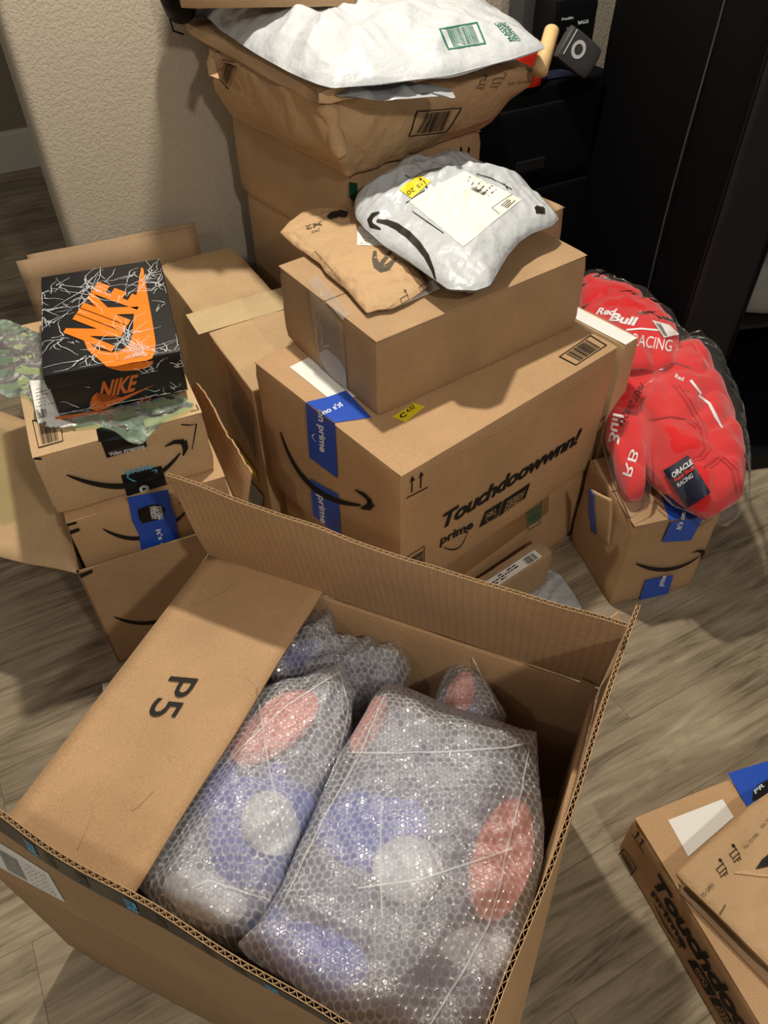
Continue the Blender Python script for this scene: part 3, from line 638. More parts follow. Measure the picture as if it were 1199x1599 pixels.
# long carton behind the stacks
lo = Vector((-.286, 1.370, 0)); lv = (Vector((-.607, 1.945, 0))-lo); LD = lv.length; lyaw = math.atan2(lv.y, lv.x)-math.pi/2
LB = Box('cardboard_box', 'long pale carton with a paper tape band across its top, beside the shoe box', (lo.x, lo.y, lyaw, .215, LD, 0, .48), 'card_light', seed=9, seam=None, amp=.003)
fpoly('paper_tape', LB.T, [(290, 492), (441, 449), (462, 478), (310, 523)], 'papertape', LB.root, off=.0012, label='pale paper tape across the top')
fpoly('clear_tape', LB.S, [(352, 570), (394, 636), (398, 720), (360, 640)], 'cleartape', LB.root, off=.0012)
fpoly('yellow_sticker', LB.S, [(363, 683), (400, 736), (403, 750), (375, 712)], 'yellow', LB.root, off=.0015, label='yellow sticker on the shaded side')
fpoly('shipping_label', LB.S, [(380, 738), (412, 775), (408, 800), (384, 790)], 'poly_grey', LB.root, off=.0012, label='grey label low on the side')

# ================================================================== TOWER BY THE WALL
sy = math.atan2(.385, .31); sv = Vector((-.6265, .779, 0)); su = Vector((.779, .6265, 0)); syaw = math.atan2(su.y, su.x); so_ = Vector((-.063, 1.685, 0))
S1 = Box('cardboard_box', 'plain brown carton at the base of the tower against the wall', (so_.x+su.x*.008+sv.x*.008, so_.y+su.y*.008+sv.y*.008, syaw, .385, .475, 0, .627), 'card_pink', seed=31, group='plain cartons of the tower')
S2 = Box('cardboard_box', 'plain brown carton in the middle of the tower, under the big paper bag', (so_.x, so_.y, syaw, .40, .49, .628, .190), 'card_pink', seed=32, group='plain cartons of the tower')
fpoly('green_tape', S2.F, [(545, 284), (558, 286), (558, 307), (551, 314), (545, 308)], plain('dark green tape', (.01, .06, .035), .4, .4), S2.root)
for dx in (0, 12): patch('printed_arrow', S2.F, stroke([S2.F.px(*p) for p in ((720+dx, 250), (720+dx, 232))], [.003, .003])+stroke([S2.F.px(*p) for p in ((720+dx, 236), (720+dx, 228))], [.011, .001]), 'ink', S2.root)
patch('printed_arrow', S2.F, stroke([S2.F.px(*p) for p in ((714, 253), (738, 246))], [.003, .003]), 'ink', S2.root)
# big paper bag
zg = .821
g0 = [Vector((-.375, 2.045, zg)), Vector((-.068, 1.665, zg)), Vector((.245, 1.925, zg)), Vector((-.05, 2.27, zg))]
g1 = [at(322, 88, .975), at(505, 158, .985), at(848, 108, .965), Vector((.10, 2.24, .975))]
GV = loft(g0, g1, 26, 40, .018, .018, 8, 4)
gb = solo('paper_bag', 'large crumpled kraft paper mailer bag overhanging the tower, under the big white mailer', 'paper bag', *GV, M['kraft'], True)
gbt = BVHTree.FromPolygons([Vector(v) for v in GV[0]], GV[1])
def facept(a, b, c, d=None):
    """plane through three room points, u along a-b"""
    U = (b-a).normalized(); N = U.cross(c-a).normalized(); return Face(a, U, N.cross(U))
tc_ = at(335, 100, .965); mk('torn_corner', *puff([at(x, y, .97) for x, y in ((330, 78), (345, 84), (352, 100), (338, 110), (342, 124), (326, 118), (322, 96))], .018, .012, n=60, rings=10, crumple=.012, fs=30, seed=6, soft=0), M['kraft'], gb, True)
mk('twisted_corner', *tube([at(500, 162, .985), at(515, 172, .965), at(520, 200, .93), at(528, 230, .90), at(535, 245, .885)], [.012, .022, .016, .020, .010], 14), M['kraft'], gb, True)
GR = facept(at(545, 285, .82), at(740, 212, .83), at(505, 150, .985)); GR = Face(GR.O, GR.U, GR.V)
GLf = facept(Vector(g0[0]), Vector(g0[1]), Vector(g1[0]))
bars('bar_code', GR, [(628, 173), (697, 168), (696, 207), (626, 213)], 'ink', gb, n=18, seed=8, proj=gbt)
bars('bar_code', GLf, [(347, 92), (368, 97), (360, 137), (346, 122)], 'ink', gb, n=12, seed=9, proj=gbt)
text('printed_text', GR, 'PULL TO OPEN', (751, 134), (780, 131), (751, 130), 'grey_ink', gb, proj=gbt)
text('printed_text', GR, 'PULL TO OPEN', (785, 131), (812, 124), (785, 127), 'grey_ink', gb, proj=gbt)
def openicon(face, x, y, s, parent, proj=None, rot=0.0, mat='ink'):
    def q(a, b): c, d = math.cos(rot), math.sin(rot); return face.px(x+(a*c-b*d)*s, y+(a*d+b*c)*s)
    S = []
    for pl in (((-6, -4), (6, -4), (6, 3), (-6, 3), (-6, -4)), ((-6, 3), (-9, 8), (3, 8), (6, 3)), ((7, -9), (7, -2)), ((-2, 8), (-2, 12)), ((1, 8), (2, 12))):
        S += stroke([q(*p) for p in pl], [.0012*s]*len(pl))
    c = Vector(q(7, -10)); S.append([c+Vector((math.cos(k*.785), math.sin(k*.785)))*.0026*s for k in range(8)])
    return patch('printed_pictogram', face, S, mat, parent, proj=proj, sub=1 if proj else 0)
openicon(GR, 712, 130, 1, gb, gbt, -.1); openicon(GR, 736, 128, 1, gb, gbt, -.1); openicon(GR, 830, 116, .9, gb, gbt, -.3)
# shallow carton under the white mailer
c1 = at(290, 44, 1.0); c2 = at(505, 160, 1.0); cu_ = (c2-c1); cu_.z = 0; cl = cu_.length; cu_.normalize(); cvv = Vector((-cu_.y, cu_.x, 0))
mk_ = solo('cardboard_box', 'flat shallow carton whose torn edge shows beneath the big white mailer', 'box', *round_box(c1+Vector((0, 0, -.012))+cvv*0, cu_*cl*.97, cvv*.30, UP*.026, r=.002, seed=12, amp=.002, crush=.008), M['card_light'], True)
# big white mailer
zx = 1.018
out = [at(x, y, zx+.012) for x, y in ((296, 2), (312, 18), (345, 48), (400, 84), (450, 112), (497, 132), (520, 138), (600, 130), (700, 118), (800, 92), (853, 74), (805, 38), (752, 2))]
out += [Vector((.26, 2.22, zx+.01)), Vector((-.02, 2.24, zx+.01)), Vector((-.30, 2.14, zx+.01)), Vector((-.46, 2.08, zx+.01))]
XV = puff(out, .074, .004, n=300, rings=64, expo=3.2, pw=.8, crumple=.020, fs=7, seed=11, soft=1, pleat=.0015, lump=.2)
xb = solo('plastic_mailer', 'large puffy white plastic mailer with green print, topping the tower', 'mailer', *XV, M['poly'], True)
xbt = BVHTree.FromPolygons([Vector(v) for v in XV[0]], XV[1]); XT = sight_face(650, 70, zx+.06)
bars('bar_code', XT, [(687, 43), (755, 30), (766, 68), (701, 78)], 'green_ink', xb, n=18, seed=5, proj=xbt, fw=.06)
for k, s in enumerate(('CONTENTS', '50% RECYCLED', 'PLASTIC')):
    text('printed_text', XT, s, (828-k*7, 62), (806-k*8, 30), (822-k*7, 64), 'green_ink', xb, bold=.02, proj=xbt)
fl = [at(x, y, 1.0) for x, y in ((488, 128), (520, 150), (600, 158), (690, 150), (712, 154), (704, 138), (640, 128), (560, 132))]
mk('torn_strip', *puff(fl, .006, .002, n=90, rings=12, crumple=.008, fs=16, seed=4, soft=1), M['poly_grey'], xb, True, label='loose grey inner strip hanging from the front edge')
# carton on the very top, only its lower front edge in view
tb = at(330, -4, 1.125)
TB = Box('cardboard_box', 'brown carton resting on the big white mailer, cut off by the top of the photo', (-.40, 1.83, R(0), .36, .20, 1.098, .30), 'card_pink', seed=41)
# black pouch beside it
pb = tube([(-.455, 2.09, 1.03), (-.45, 2.06, 1.05), (-.44, 2.03, 1.08), (-.44, 2.02, 1.13), (-.44, 2.03, 1.16)], [.012, .035, .045, .04, .02], 20)
pouch = solo('pouch', 'small black drawstring pouch at the top left of the tower against the wall', 'pouch', *pb, M['black'], True)
mk('drawstring', *tube([(-.455, 2.06, 1.06), (-.475, 2.045, 1.04), (-.47, 2.04, 1.01), (-.45, 2.05, 1.0)], .0025, 6), M['dark'], pouch, True)

# ================================================================== CENTRE STACK
TB_ = (.031, .977, .694, .61, .464, .235, .347); PB_ = (-.009, 1.144, .613, .526, .339, .583, .166)
Kb = Box('cardboard_box', 'carton with brown tape and green bar code under the large printed carton', (.040, .990, .694, .592, .44, 0, .234), 'card', seed=51, seam=None)
fpoly('brown_tape', Kb.F, [(690, 872), (750, 815), (858, 755), (856, 800), (700, 915)], plain('brown tape', (.30, .165, .075), .22, .5), Kb.root, label='shiny brown packing tape')
bars('bar_code', Kb.F, [(820, 793), (846, 778), (843, 818), (824, 828)], 'green_ink', Kb.root, n=9, seed=3, along=1, off=.0016)
T = Box('cardboard_box', 'large carton with a touchdown slogan and blue tape, in the middle of the room', TB_, 'card', seed=52, amp=.0016)
mt = T.root
text('printed_text', T.F, 'Touchdoowwnn!', (690, 826), (904, 690), (692, 803), 'ink', mt, shear=.22, bold=.035, space=.93)
text('printed_text', T.F, 'prime', (687, 851), (738, 824), (689, 838), 'ink', mt, bold=.03)
swoop('printed_arrow', T.F, (692, 854), (729, 833), (715, 856), 'ink', mt, th=.05)
fpoly('printed_badge', T.F, [(748, 824), (758, 799), (785, 782), (776, 808)], 'ink', mt, off=.0002)
fpoly('printed_badge', T.F, [(778, 807), (787, 781), (828, 754), (820, 778)], 'ink', mt, off=.0002)
sh = [(759, 803), (766, 799), (773, 794), (774, 806), (766, 814), (759, 814)]
patch('printed_crest', T.F, stroke([T.F.px(*p) for p in sh+sh[:1]], [.0014]*7), 'card', mt, off=.0006)
text('printed_crest', T.F, 'NFL', (761, 809), (772, 802), (761, 803), 'card', mt, bold=.02, off=.0006)
for k, s in enumerate(('THURSDAY', 'NIGHT', 'FOOTBALL')):
    text('printed_text', T.F, s, (790-k*2, 788+k*6.3), (820-k*2, 769+k*6.3), (791-k*2, 783+k*6.3), 'card', mt, shear=.2, bold=.02, off=.0006)
for p0, p1 in (((643, 769), (644, 746)), ((657, 762), (658, 739))):
    patch('printed_arrow', T.F, stroke([T.F.px(*p0), T.F.px(*p1)], [.003, .003])+stroke([T.F.px(p1[0], p1[1]+6), T.F.px(p1[0], p1[1]-2)], [.012, .0008]), 'ink', mt)
patch('printed_arrow', T.F, stroke([T.F.px(635, 778), T.F.px(668, 761)], [.003, .003]), 'ink', mt)
bars('bar_code', T.F, [(636, 869), (663, 852), (663, 890), (640, 905)], 'ink', mt, n=8, seed=6, along=1)
bars('bar_code', T.T, [(872, 557), (922, 523), (948, 539), (899, 571)], 'ink', mt, n=18, seed=2, fw=.05)
fpoly('shipping_label', T.T, [(452, 573), (482, 558), (560, 620), (512, 621)], 'white', mt, label='white shipping label', off=.0002)
bt1 = fpoly('blue_tape', T.T, [(478, 628), (512, 620), (540, 610), (580, 652), (523, 660)], 'blue', mt, label='blue packing tape', off=.0006)
bt2 = fpoly('blue_tape', T.S, [(477, 629), (523, 661), (527, 747), (483, 714)], 'blue', mt, label='blue packing tape', off=.0002)
bt3 = fpoly('blue_tape', T.S, [(484, 747), (528, 772), (533, 840), (489, 805)], 'blue', mt, label='blue packing tape', off=.0002)
text('printed_text', T.T, "It's on", (536, 634), (506, 648), (530, 628), 'white_ink', bt1, bold=.02, off=.001)
text('printed_text', T.S, 'on prime', (497, 638), (500, 704), (507, 642), 'white_ink', bt2, bold=.03, off=.0006)
swoop('printed_smile', T.S, (492, 678), (495, 690), (488, 682), 'white_ink', bt2, th=.12, off=.0006, head=False)
text('printed_text', T.S, 'prime', (497, 772), (501, 815), (507, 777), 'white_ink', bt3, bold=.03, off=.0006)
swoop('printed_arrow', T.S, (438, 674), (570, 789), (486, 758), 'ink', mt, th=.065, off=.0010)
ys = fpoly('yellow_sticker', T.T, [(612, 651), (647, 629), (664, 635), (633, 659)], 'yellow', mt, label='yellow sticker peeking from under the upper carton')
text('printed_text', T.T, 'C', (627, 654), (636, 648), (622, 649), 'ink', ys, bold=.03, off=.0006)
text('printed_text', T.T, '4.52', (636, 645), (648, 637), (633, 640), 'ink', ys, bold=.02, off=.0006)
patch('tape_edge', T.F, stroke([T.F.px(*p) for p in ((640, 755), (700, 720), (800, 665), (958, 575))], [.0012]*4), 'papertape', mt, off=0)

P = Box('cardboard_box', 'plain reddish brown carton with clear tape, on top of the large printed carton', PB_, 'card_pink', seed=61, amp=.0018)
fpoly('clear_tape', P.S, [(482, 445), (535, 505), (543, 612), (500, 575)], 'cleartape', P.root, off=.001, label='wrinkled clear tape')
fpoly('clear_tape', P.T, [(480, 440), (535, 500), (548, 490), (495, 430)], 'cleartape', P.root, off=.001, label='wrinkled clear tape')
cr = random.Random(5)
for k in range(7):
    p = (497+cr.uniform(-8, 25), 480+cr.uniform(0, 90)); pts = [p]
    for j in range(6): p = (p[0]+cr.uniform(-3, 6), p[1]+cr.uniform(-3, 11)); pts.append(p)
    patch('tape_crease', P.S, stroke([P.S.px(*q) for q in pts], [.0003, .0012, .001, .0014, .001, .0008, .0003]), 'poly', P.root, off=.0014)
patch('tape_crease', P.S, [[P.S.px(*q) for q in ((500, 550), (512, 545), (530, 560), (541, 580), (542, 605), (520, 590), (505, 570))]], film('rumpled tape', opac=.35, rough=.2, bump=.9, bscale=90), P.root, off=.0016)

# kraft mailer on the plain carton
zm = .750
mo = [(437, 363), (452, 346), (471, 333), (493, 326), (520, 326), (553, 323), (620, 380), (671, 449), (640, 468), (611, 482), (590, 483), (573, 489), (556, 470), (540, 451), (524, 438), (508, 425), (500, 412), (487, 403), (476, 394), (464, 387), (450, 375)]
MV = puff([at(x, y, zm+.010) for x, y in mo], .020, .008, n=200, rings=34, expo=4, pw=.6, crumple=.011, fs=13, seed=14, soft=1)
km = solo('paper_mailer', 'crinkled kraft paper mailer lying on the plain reddish carton, partly under the white one', 'mailer', *MV, M['kraft'], True)
kt = BVHTree.FromPolygons([Vector(v) for v in MV[0]], MV[1]); KT = sight_face(550, 400, zm+.025)
def kz(x, y): return (420+x/3.747, 230+y/3.747)
text('printed_text', KT, 'M2', kz(290, 412), kz(190, 445), kz(296, 440), 'grey_ink', km, bold=.02, proj=kt)
text('printed_text', KT, 'J90', kz(285, 462), kz(232, 480), kz(288, 478), 'grey_ink', km, bold=.0, proj=kt)
swoop('printed_arrow', KT, kz(760, 560), kz(740, 655), kz(640, 700), 'grey_ink', km, th=.22, proj=kt, head=False)
patch('printed_arrow', KT, stroke([KT.px(*kz(*p)) for p in ((620, 605), (615, 650), (625, 690), (650, 708), (690, 695), (740, 645))], [.006, .011, .013, .013, .011, .004]), 'grey_ink', km, proj=kt)
openicon(KT, *kz(770, 870), 1.0, km, kt, -.5, 'grey_ink'); openicon(KT, *kz(880, 810), 1.0, km, kt, -.5, 'grey_ink')
text('printed_text', KT, 'PULL', kz(672, 925), kz(715, 895), kz(670, 915), 'grey_ink', km, proj=kt)
text('printed_text', KT, 'package contents handle', kz(262, 610), kz(420, 775), kz(272, 602), 'grey_ink', km, proj=kt)
lb2 = fpoly('shipping_label', KT, [kz(520, 450), kz(560, 445), kz(690, 560), kz(690, 575), kz(515, 570)], 'white', km, proj=kt, label='white label sticking out from under the white mailer')
patch('dark_patch', KT, [[KT.px(*kz(*p)) for p in ((320, 378), (345, 350), (410, 330), (460, 345), (455, 380), (430, 395), (400, 380), (370, 405), (345, 400))]], 'ink', km, proj=kt)  # irregular black patch near the mailer's upper edge
# white slip under the mailers
solo('paper_slip', 'thin white paper slip poking out between the kraft mailer and the plain carton', 'paper', *sheet(at(*kz(780, 920), .7505), at(*kz(1000, 830), .7505), at(*kz(960, 780), .7505), at(*kz(760, 880), .7505), .0015), M['white'])

# white mailer with the curved arrow
zw = .778
wo = [(553, 322), (556, 306), (570, 294), (596, 280), (618, 268), (634, 255), (662, 254), (682, 248), (704, 238), (740, 256), (780, 273), (816, 292), (845, 315), (873, 341), (862, 351), (835, 362), (812, 376), (793, 398), (776, 428), (765, 448), (742, 456), (718, 454), (700, 452), (670, 430), (636, 405), (600, 384), (570, 360), (556, 340)]
def tilt(b): return 0.0
WV_ = puff([at(x, y, zw+.022) for x, y in wo], .050, .026, n=300, rings=64, expo=3.2, pw=.6, crumple=.016, fs=8, seed=22, soft=1, lump=.15)
wm = solo('plastic_mailer', 'puffy white plastic mailer with black curved arrow and yellow sticker, atop the centre stack', 'mailer', *WV_, M['poly'], True)
wt = BVHTree.FromPolygons([Vector(v) for v in WV_[0]], WV_[1]); WT = sight_face(700, 340, zw+.055)
def z3(x, y): return (600+x/2.9975, y/2.9975)
lbl = fpoly('shipping_label', WT, [z3(105, 935), z3(380, 785), z3(655, 930), z3(365, 1145)], 'cream', wm, proj=wt, label='cream shipping label')
bars('bar_code', WT, [z3(420, 868), z3(490, 900), z3(470, 912), z3(405, 880)], 'ink', lbl, frame=False, n=12, proj=wt, off=.0008)
scribble_lines('printed_text', WT, [z3(385, 845), z3(400, 800), z3(560, 880), z3(490, 930)], 'ink', lbl, rows=6, seed=5, proj=wt, off=.0008, th=.25, fill=.3)
patch('printed_lines', WT, stroke([WT.px(*z3(*p)) for p in ((505, 972), (560, 935), (610, 905))], [.001]*3)+stroke([WT.px(*z3(*p)) for p in ((505, 972), (540, 1000))], [.001]*2), 'ink', lbl, proj=wt, off=.0008)
scribble_lines('printed_text', WT, [z3(545, 960), z3(600, 915), z3(635, 930), z3(580, 975)], 'ink', lbl, rows=4, seed=8, proj=wt, off=.0008, th=.5, fill=.8)
ysx = fpoly('yellow_sticker', WT, [z3(60, 880), z3(150, 803), z3(215, 838), z3(122, 925)], 'yellow', wm, proj=wt, label='yellow sticker', off=.0004)
text('printed_text', WT, 'C', z3(148, 812), z3(165, 855), z3(185, 835), 'ink', ysx, bold=.03, proj=wt, off=.0012)
text('printed_text', WT, 'S 20', z3(155, 850), z3(95, 893), z3(165, 868), 'ink', ysx, proj=wt, off=.0012)
for ln in (((80, 800), (118, 828), (165, 785), (265, 760)), ((95, 948), (185, 882)), ((130, 988), (278, 1088)), ((440, 800), (520, 820), (610, 880)), ((575, 850), (590, 880))):
    patch('printed_mark', WT, stroke([WT.px(*z3(*p)) for p in ln], [.0016]*len(ln)), 'ink', wm, proj=wt, off=.0003)
rp = random.Random(3)
patch('printed_mark', WT, [[Vector(WT.px(*z3(740+rp.uniform(-20, 30), 980+rp.uniform(-18, 20))))+Vector((math.cos(k*1.05+i), math.sin(k*1.05+i)))*rp.uniform(.001, .0035) for k in range(6)] for i in range(12)], 'ink', wm, proj=wt)
WS = Face(at(600, 400, .79), (ray(682, 430)-ray(600, 380)).normalized(), UP) if False else WT
ar = [kz(985, 752), kz(965, 690), kz(930, 620), kz(880, 560), kz(820, 505), kz(750, 462), kz(690, 438), kz(626, 428)]
patch('printed_arrow', WT, stroke([WT.px(*p) for p in ar], [.001, .006, .010, .012, .0125, .012, .010, .005]), 'ink', wm, proj=wt, sub=4)
patch('printed_arrow', WT, stroke([WT.px(*kz(*p)) for p in ((640, 378), (600, 395), (582, 425), (595, 455), (655, 478))], [.003, .009, .011, .010, .003]), 'ink', wm, proj=wt, sub=4)
mk('sealed_corner', *puff([at(x, y, zm+.012) for x, y in ((735, 440), (760, 418), (772, 424), (774, 438), (755, 452), (728, 458))], .012, .004, n=60, rings=10, crumple=.010, fs=20, seed=3, soft=2), M['poly_grey'], wm, True, label='twisted grey corner of the mailer')

# carton standing behind the centre stack
e1 = at(883, 323, .62); e0 = at(800, 288, .62); ev = (e0-e1).normalized(); eu = Vector((ev.y, -ev.x, 0)); eo = e1-eu*.19
EB = Box('cardboard_box', 'plain tan carton standing behind the centre stack, its corner showing beside the white mailer', (eo.x, eo.y, math.atan2(eu.y, eu.x), .19, .24, 0, .62), 'card_light', seed=71)

# narrow carton wedged beside the large printed one
qv = Vector((-math.sin(.694), math.cos(.694), 0)); qu = Vector((math.cos(.694), math.sin(.694), 0)); q0 = Vector((.5175, 1.379, 0))
QB = Box('cardboard_box', 'narrow upright carton with a white paper top, wedged between printed carton and red clothes', (q0.x, q0.y, .694, .052, .30, 0, .575), 'card_light', seed=72, seam=None)
fpoly('shipping_label', QB.T, [(.002, .002), (.042, .002), (.042, .295), (.002, .295)], 'white', QB.root, px=False, off=.0006, label='white paper label')
text('printed_text', QB.T, 'thank you for order', (.022, .24), (.022, .15), (.028, .24), 'cyan', QB.root, px=False, off=.001)

# flat carton leaning at the foot of the stack, with grey mailer under it
j0 = at(853, 913, .012); jy = R(37); ju = Vector((math.cos(jy), math.sin(jy), 0)); jv = Vector((-ju.y, ju.x, 0))
JB = Box('cardboard_box', 'small carton with a long white label, at the foot of the large printed carton', (j0.x-ju.x*.24, j0.y-ju.y*.24, jy, .24, .050, .014, .125), 'card_dull', seed=81, seam=None)
jl = fpoly('shipping_label', JB.T, [(.01, .004), (.205, .004), (.205, .030), (.01, .030)], 'white', JB.root, px=False, label='long white shipping label')
bars('bar_code', JB.T, [(.160, .006), (.195, .006), (.195, .026), (.160, .026)], 'ink', jl, frame=False, n=12, px=False, off=.0006)
scribble_lines('printed_text', JB.T, [(.02, .008), (.15, .008), (.15, .027), (.02, .027)], 'ink', jl, rows=3, px=False, off=.0006, th=.5, fill=.6)
gm = solo('plastic_mailer', 'flat light grey poly mailer on the floor under the small labelled carton', 'mailer', *puff([at(x, y, .004) for x, y in ((908, 948), (903, 965), (880, 962), (840, 955), (790, 930), (760, 900), (800, 870), (850, 885), (875, 897), (893, 922))], .016, .0, n=150, rings=24, crumple=.012, fs=14, seed=9, soft=1, pw=.5), M['poly'], True)

# ================================================================== RED CLOTHES ON THE RIGHT
RB_ = (.544, 1.13, .25, .216, .225, 0, .28)
RB = Box('cardboard_box', 'carton with blue tape and curved arrow standing alone on the right, red clothes on it', RB_, 'card_pink', seed=91, amp=.003)
fpoly('blue_tape', RB.T, [(1045, 812), (1100, 806), (1075, 740), (1022, 745)], 'blue', RB.root, label='blue packing tape')
rt = fpoly('blue_tape', RB.F, [(1047, 814), (1098, 806), (1078, 843), (1033, 846)], 'blue', RB.root, label='blue packing tape', off=.002)
rb2 = fpoly('blue_tape', RB.F, [(1007, 905), (1051, 897), (1040, 933), (997, 940)], 'blue', RB.root, label='blue packing tape', off=.002)
text('printed_text', RB.F, "It's on", (1062, 826), (1070, 800), (1054, 824), 'white_ink', rt, bold=.02, off=.0026)
text('printed_text', RB.F, 'prime', (1034, 914), (1040, 898), (1026, 914), 'white_ink', rb2, bold=.02, off=.0026)
swoop('printed_arrow', RB.F, (993, 879), (1094, 866), (1045, 888), 'ink', RB.root, th=.07, off=.002)
tsf = [(at(926, 700, .29)), (at(930, 790, .2)), ]
rts = RB.S
q0_ = rts.w(.17, .285, .0); 
sh_ = sheet(rts.w(.10, .14, .004), rts.w(.17, .16, .004), rts.w(.16, .31, .028), rts.w(.11, .30, .05), .003, 8, 12, side=1, wave=.03, seed=7)
tr_ = mk('torn_flap', *sh_, M['card_light'], RB.root, True, label='torn flap with a blue tape edge')
mk('blue_tape', *sheet(rts.w(.095, .135, .010), rts.w(.118, .145, .010), rts.w(.125, .30, .052), rts.w(.105, .30, .054), .001, 4, 12, side=1, wave=.03, seed=7), M['blue'], tr_, True)
# hidden-side support carton behind
HB = Box('cardboard_box', 'carton behind the red bags, almost hidden, carrying the upper red bundle', (.552, 1.432, .694, .165, .36, 0, .42), 'card_dull', seed=93, seam=None)

def cloth_bundle(name, label, pts, z, up, seed, folds, extra=1.06, dn=.01, tiltf=None):
    O = [at(x, y, z) for x, y in pts]
    V_, F_ = puff(O, up, dn, n=220, rings=44, expo=3.2, pw=.5, crumple=.004, fs=4.5, seed=seed, soft=6, lump=.4, zfun=tiltf)
    for p in V_:
        q = p*11+Vector((seed, 0, 0)); p.z += .016*min(1, abs(noise.noise(q))*3)-.010+.006*noise.noise(p*30)*min(1, max(0, p.z-z)*30)
    r_ = thing(name, label, 'clothes', (sum(p.x for p in O)/len(O), sum(p.y for p in O)/len(O), z-dn), 0, 'red garments in clear bags')
    g = mk('garment', V_, F_, M['red'], r_, True)
    return r_, g, BVHTree.FromPolygons([Vector(v) for v in V_], F_)
def bagshell(root, pts, z, up, seed, dn=.012, tiltf=None):
    O = [at(x, y, z) for x, y in pts]
    return mk('clear_bag', *puff(O, up, dn, n=200, rings=36, expo=3.4, pw=.55, crumple=.013, fs=10, seed=seed, soft=1, pleat=.001, zfun=tiltf), M['film'], root, True, label='clear plastic bag')

FA2, FB2, FC2 = sight_face(985, 680, .37), sight_face(1080, 690, .40), sight_face(990, 510, .48)
# lower left red bundle
r2, g2, b2t = cloth_bundle('bagged_garment', 'red garment in clear plastic bag, lower left of the three, beside the printed carton', [(955, 592), (1000, 582), (1040, 600), (1030, 650), (1012, 700), (1010, 760), (985, 765), (965, 730), (945, 690), (942, 640)], .345, .050, 13, 0, dn=.05, tiltf=lambda b: (b.y-1.3)*.28)
bagshell(r2, [(950, 588), (1005, 575), (1050, 600), (1035, 660), (1022, 720), (1020, 770), (992, 786), (978, 765), (955, 730), (938, 690), (938, 635)], .345, .062, 14, dn=.055, tiltf=lambda b: (b.y-1.3)*.28)
text('printed_text', FA2, 'RACING TEAM', (965, 660), (1000, 595), (972, 668), 'ink', g2, proj=b2t)
text('printed_text', FA2, 'Bull', (950, 690), (958, 645), (966, 694), 'white_ink', g2, bold=.02, proj=b2t)
text('printed_text', FA2, 'RB', (972, 738), (985, 700), (985, 742), 'white_ink', g2, proj=b2t)
# front red bundle on the blue-taped carton
fz = .350
r3_, g3, b3t = cloth_bundle('bagged_garment', 'large folded red garment with navy tag in clear bag, on the blue-taped carton', [(1040, 575), (1075, 570), (1105, 610), (1140, 670), (1158, 720), (1160, 775), (1130, 792), (1095, 798), (1060, 775), (1030, 755), (1005, 720), (1000, 690), (985, 665), (1000, 630), (1020, 600)], fz, .085, 23, 0, dn=.060, tiltf=lambda b: (b.y-1.2)*.12)
bagshell(r3_, [(1035, 570), (1075, 562), (1110, 590), (1150, 660), (1168, 730), (1170, 785), (1143, 812), (1110, 800), (1055, 782), (1010, 745), (985, 690), (972, 665), (990, 625), (1015, 600)], fz, .102, 24, dn=.062, tiltf=lambda b: (b.y-1.2)*.12)
tg = fpoly('hang_tag', FB2, [(1037, 733), (1075, 710), (1108, 765), (1072, 790)], 'navy', r3_, proj=b3t, off=.006, label='navy cardboard hang tag')
text('printed_text', FB2, 'ORACLE', (1052, 744), (1082, 722), (1049, 737), 'white_ink', tg, proj=b3t, off=.009, bold=.02)
text('printed_text', FB2, 'Red Bull', (1055, 750), (1084, 730), (1053, 745), 'redplain', tg, proj=b3t, off=.009, bold=.03)
text('printed_text', FB2, 'RACING', (1060, 758), (1082, 742), (1058, 752), 'white_ink', tg, proj=b3t, off=.009)
for k, pl in enumerate([((1050, 597), (1072, 628), (1092, 665), (1100, 700), (1090, 712), (1062, 722)), ((1012, 655), (1040, 650), (1070, 655), (1086, 668)), ((1098, 728), (1120, 712), (1140, 730), (1150, 770))]):
    patch('seam', FB2, stroke([FB2.px(*p) for p in pl], [.004]*len(pl)), cloth('red seam', (.46, .012, .015)), g3, proj=b3t, off=.0005)
    patch('seam', FB2, stroke([Vector(FB2.px(*p))+Vector((.010, .004)) for p in pl], [.0025]*len(pl)), M['red'], g3, proj=b3t, off=.003)
patch('printed_logo', FB2, stroke([FB2.px(*p) for p in ((1078, 590), (1095, 612), (1092, 616), (1108, 628), (1118, 650), (1128, 668))], [.006, .004, .005, .006, .007, .003]), 'white_ink', g3, proj=b3t, off=.0005)
text('printed_text', FB2, 'Red', (1052, 585), (1066, 592), (1054, 578), 'white_ink', g3, proj=b3t, bold=.02)
# upper red bundle
uz = .455
r1, g1_, b1t = cloth_bundle('bagged_garment', 'red garment with white lettering in clear bag, uppermost, behind the narrow carton', [(900, 435), (930, 436), (980, 455), (1020, 480), (1050, 510), (1062, 540), (1055, 568), (1010, 578), (960, 580), (930, 550), (905, 500)], uz, .045, 33, 0, dn=.03)
bagshell(r1, [(900, 432), (935, 432), (985, 452), (1040, 490), (1075, 535), (1097, 562), (1062, 566), (1040, 575), (1000, 582), (958, 582), (920, 550), (900, 500)], uz, .055, 34, dn=.032)
UT = FC2
text('printed_text', UT, 'Bull', (951, 500), (990, 508), (958, 488), 'white_ink', g1_, bold=.04, proj=b1t)
text('printed_text', UT, 'Red', (930, 490), (958, 492), (936, 480), 'white_ink', g1_, bold=.03, proj=b1t)
text('printed_text', UT, 'RACING', (986, 537), (1046, 548), (990, 520), 'white_ink', g1_, bold=.0, proj=b1t)
patch('printed_logo', UT, stroke([UT.px(*p) for p in ((978, 515), (1000, 513), (1035, 516))], [.004]*3), 'white_ink', g1_, proj=b1t)
fpoly('white_label', UT, [(1018, 500), (1045, 507), (1060, 522), (1036, 527)], 'white', r1, proj=b1t, off=.006, label='white barcode label')
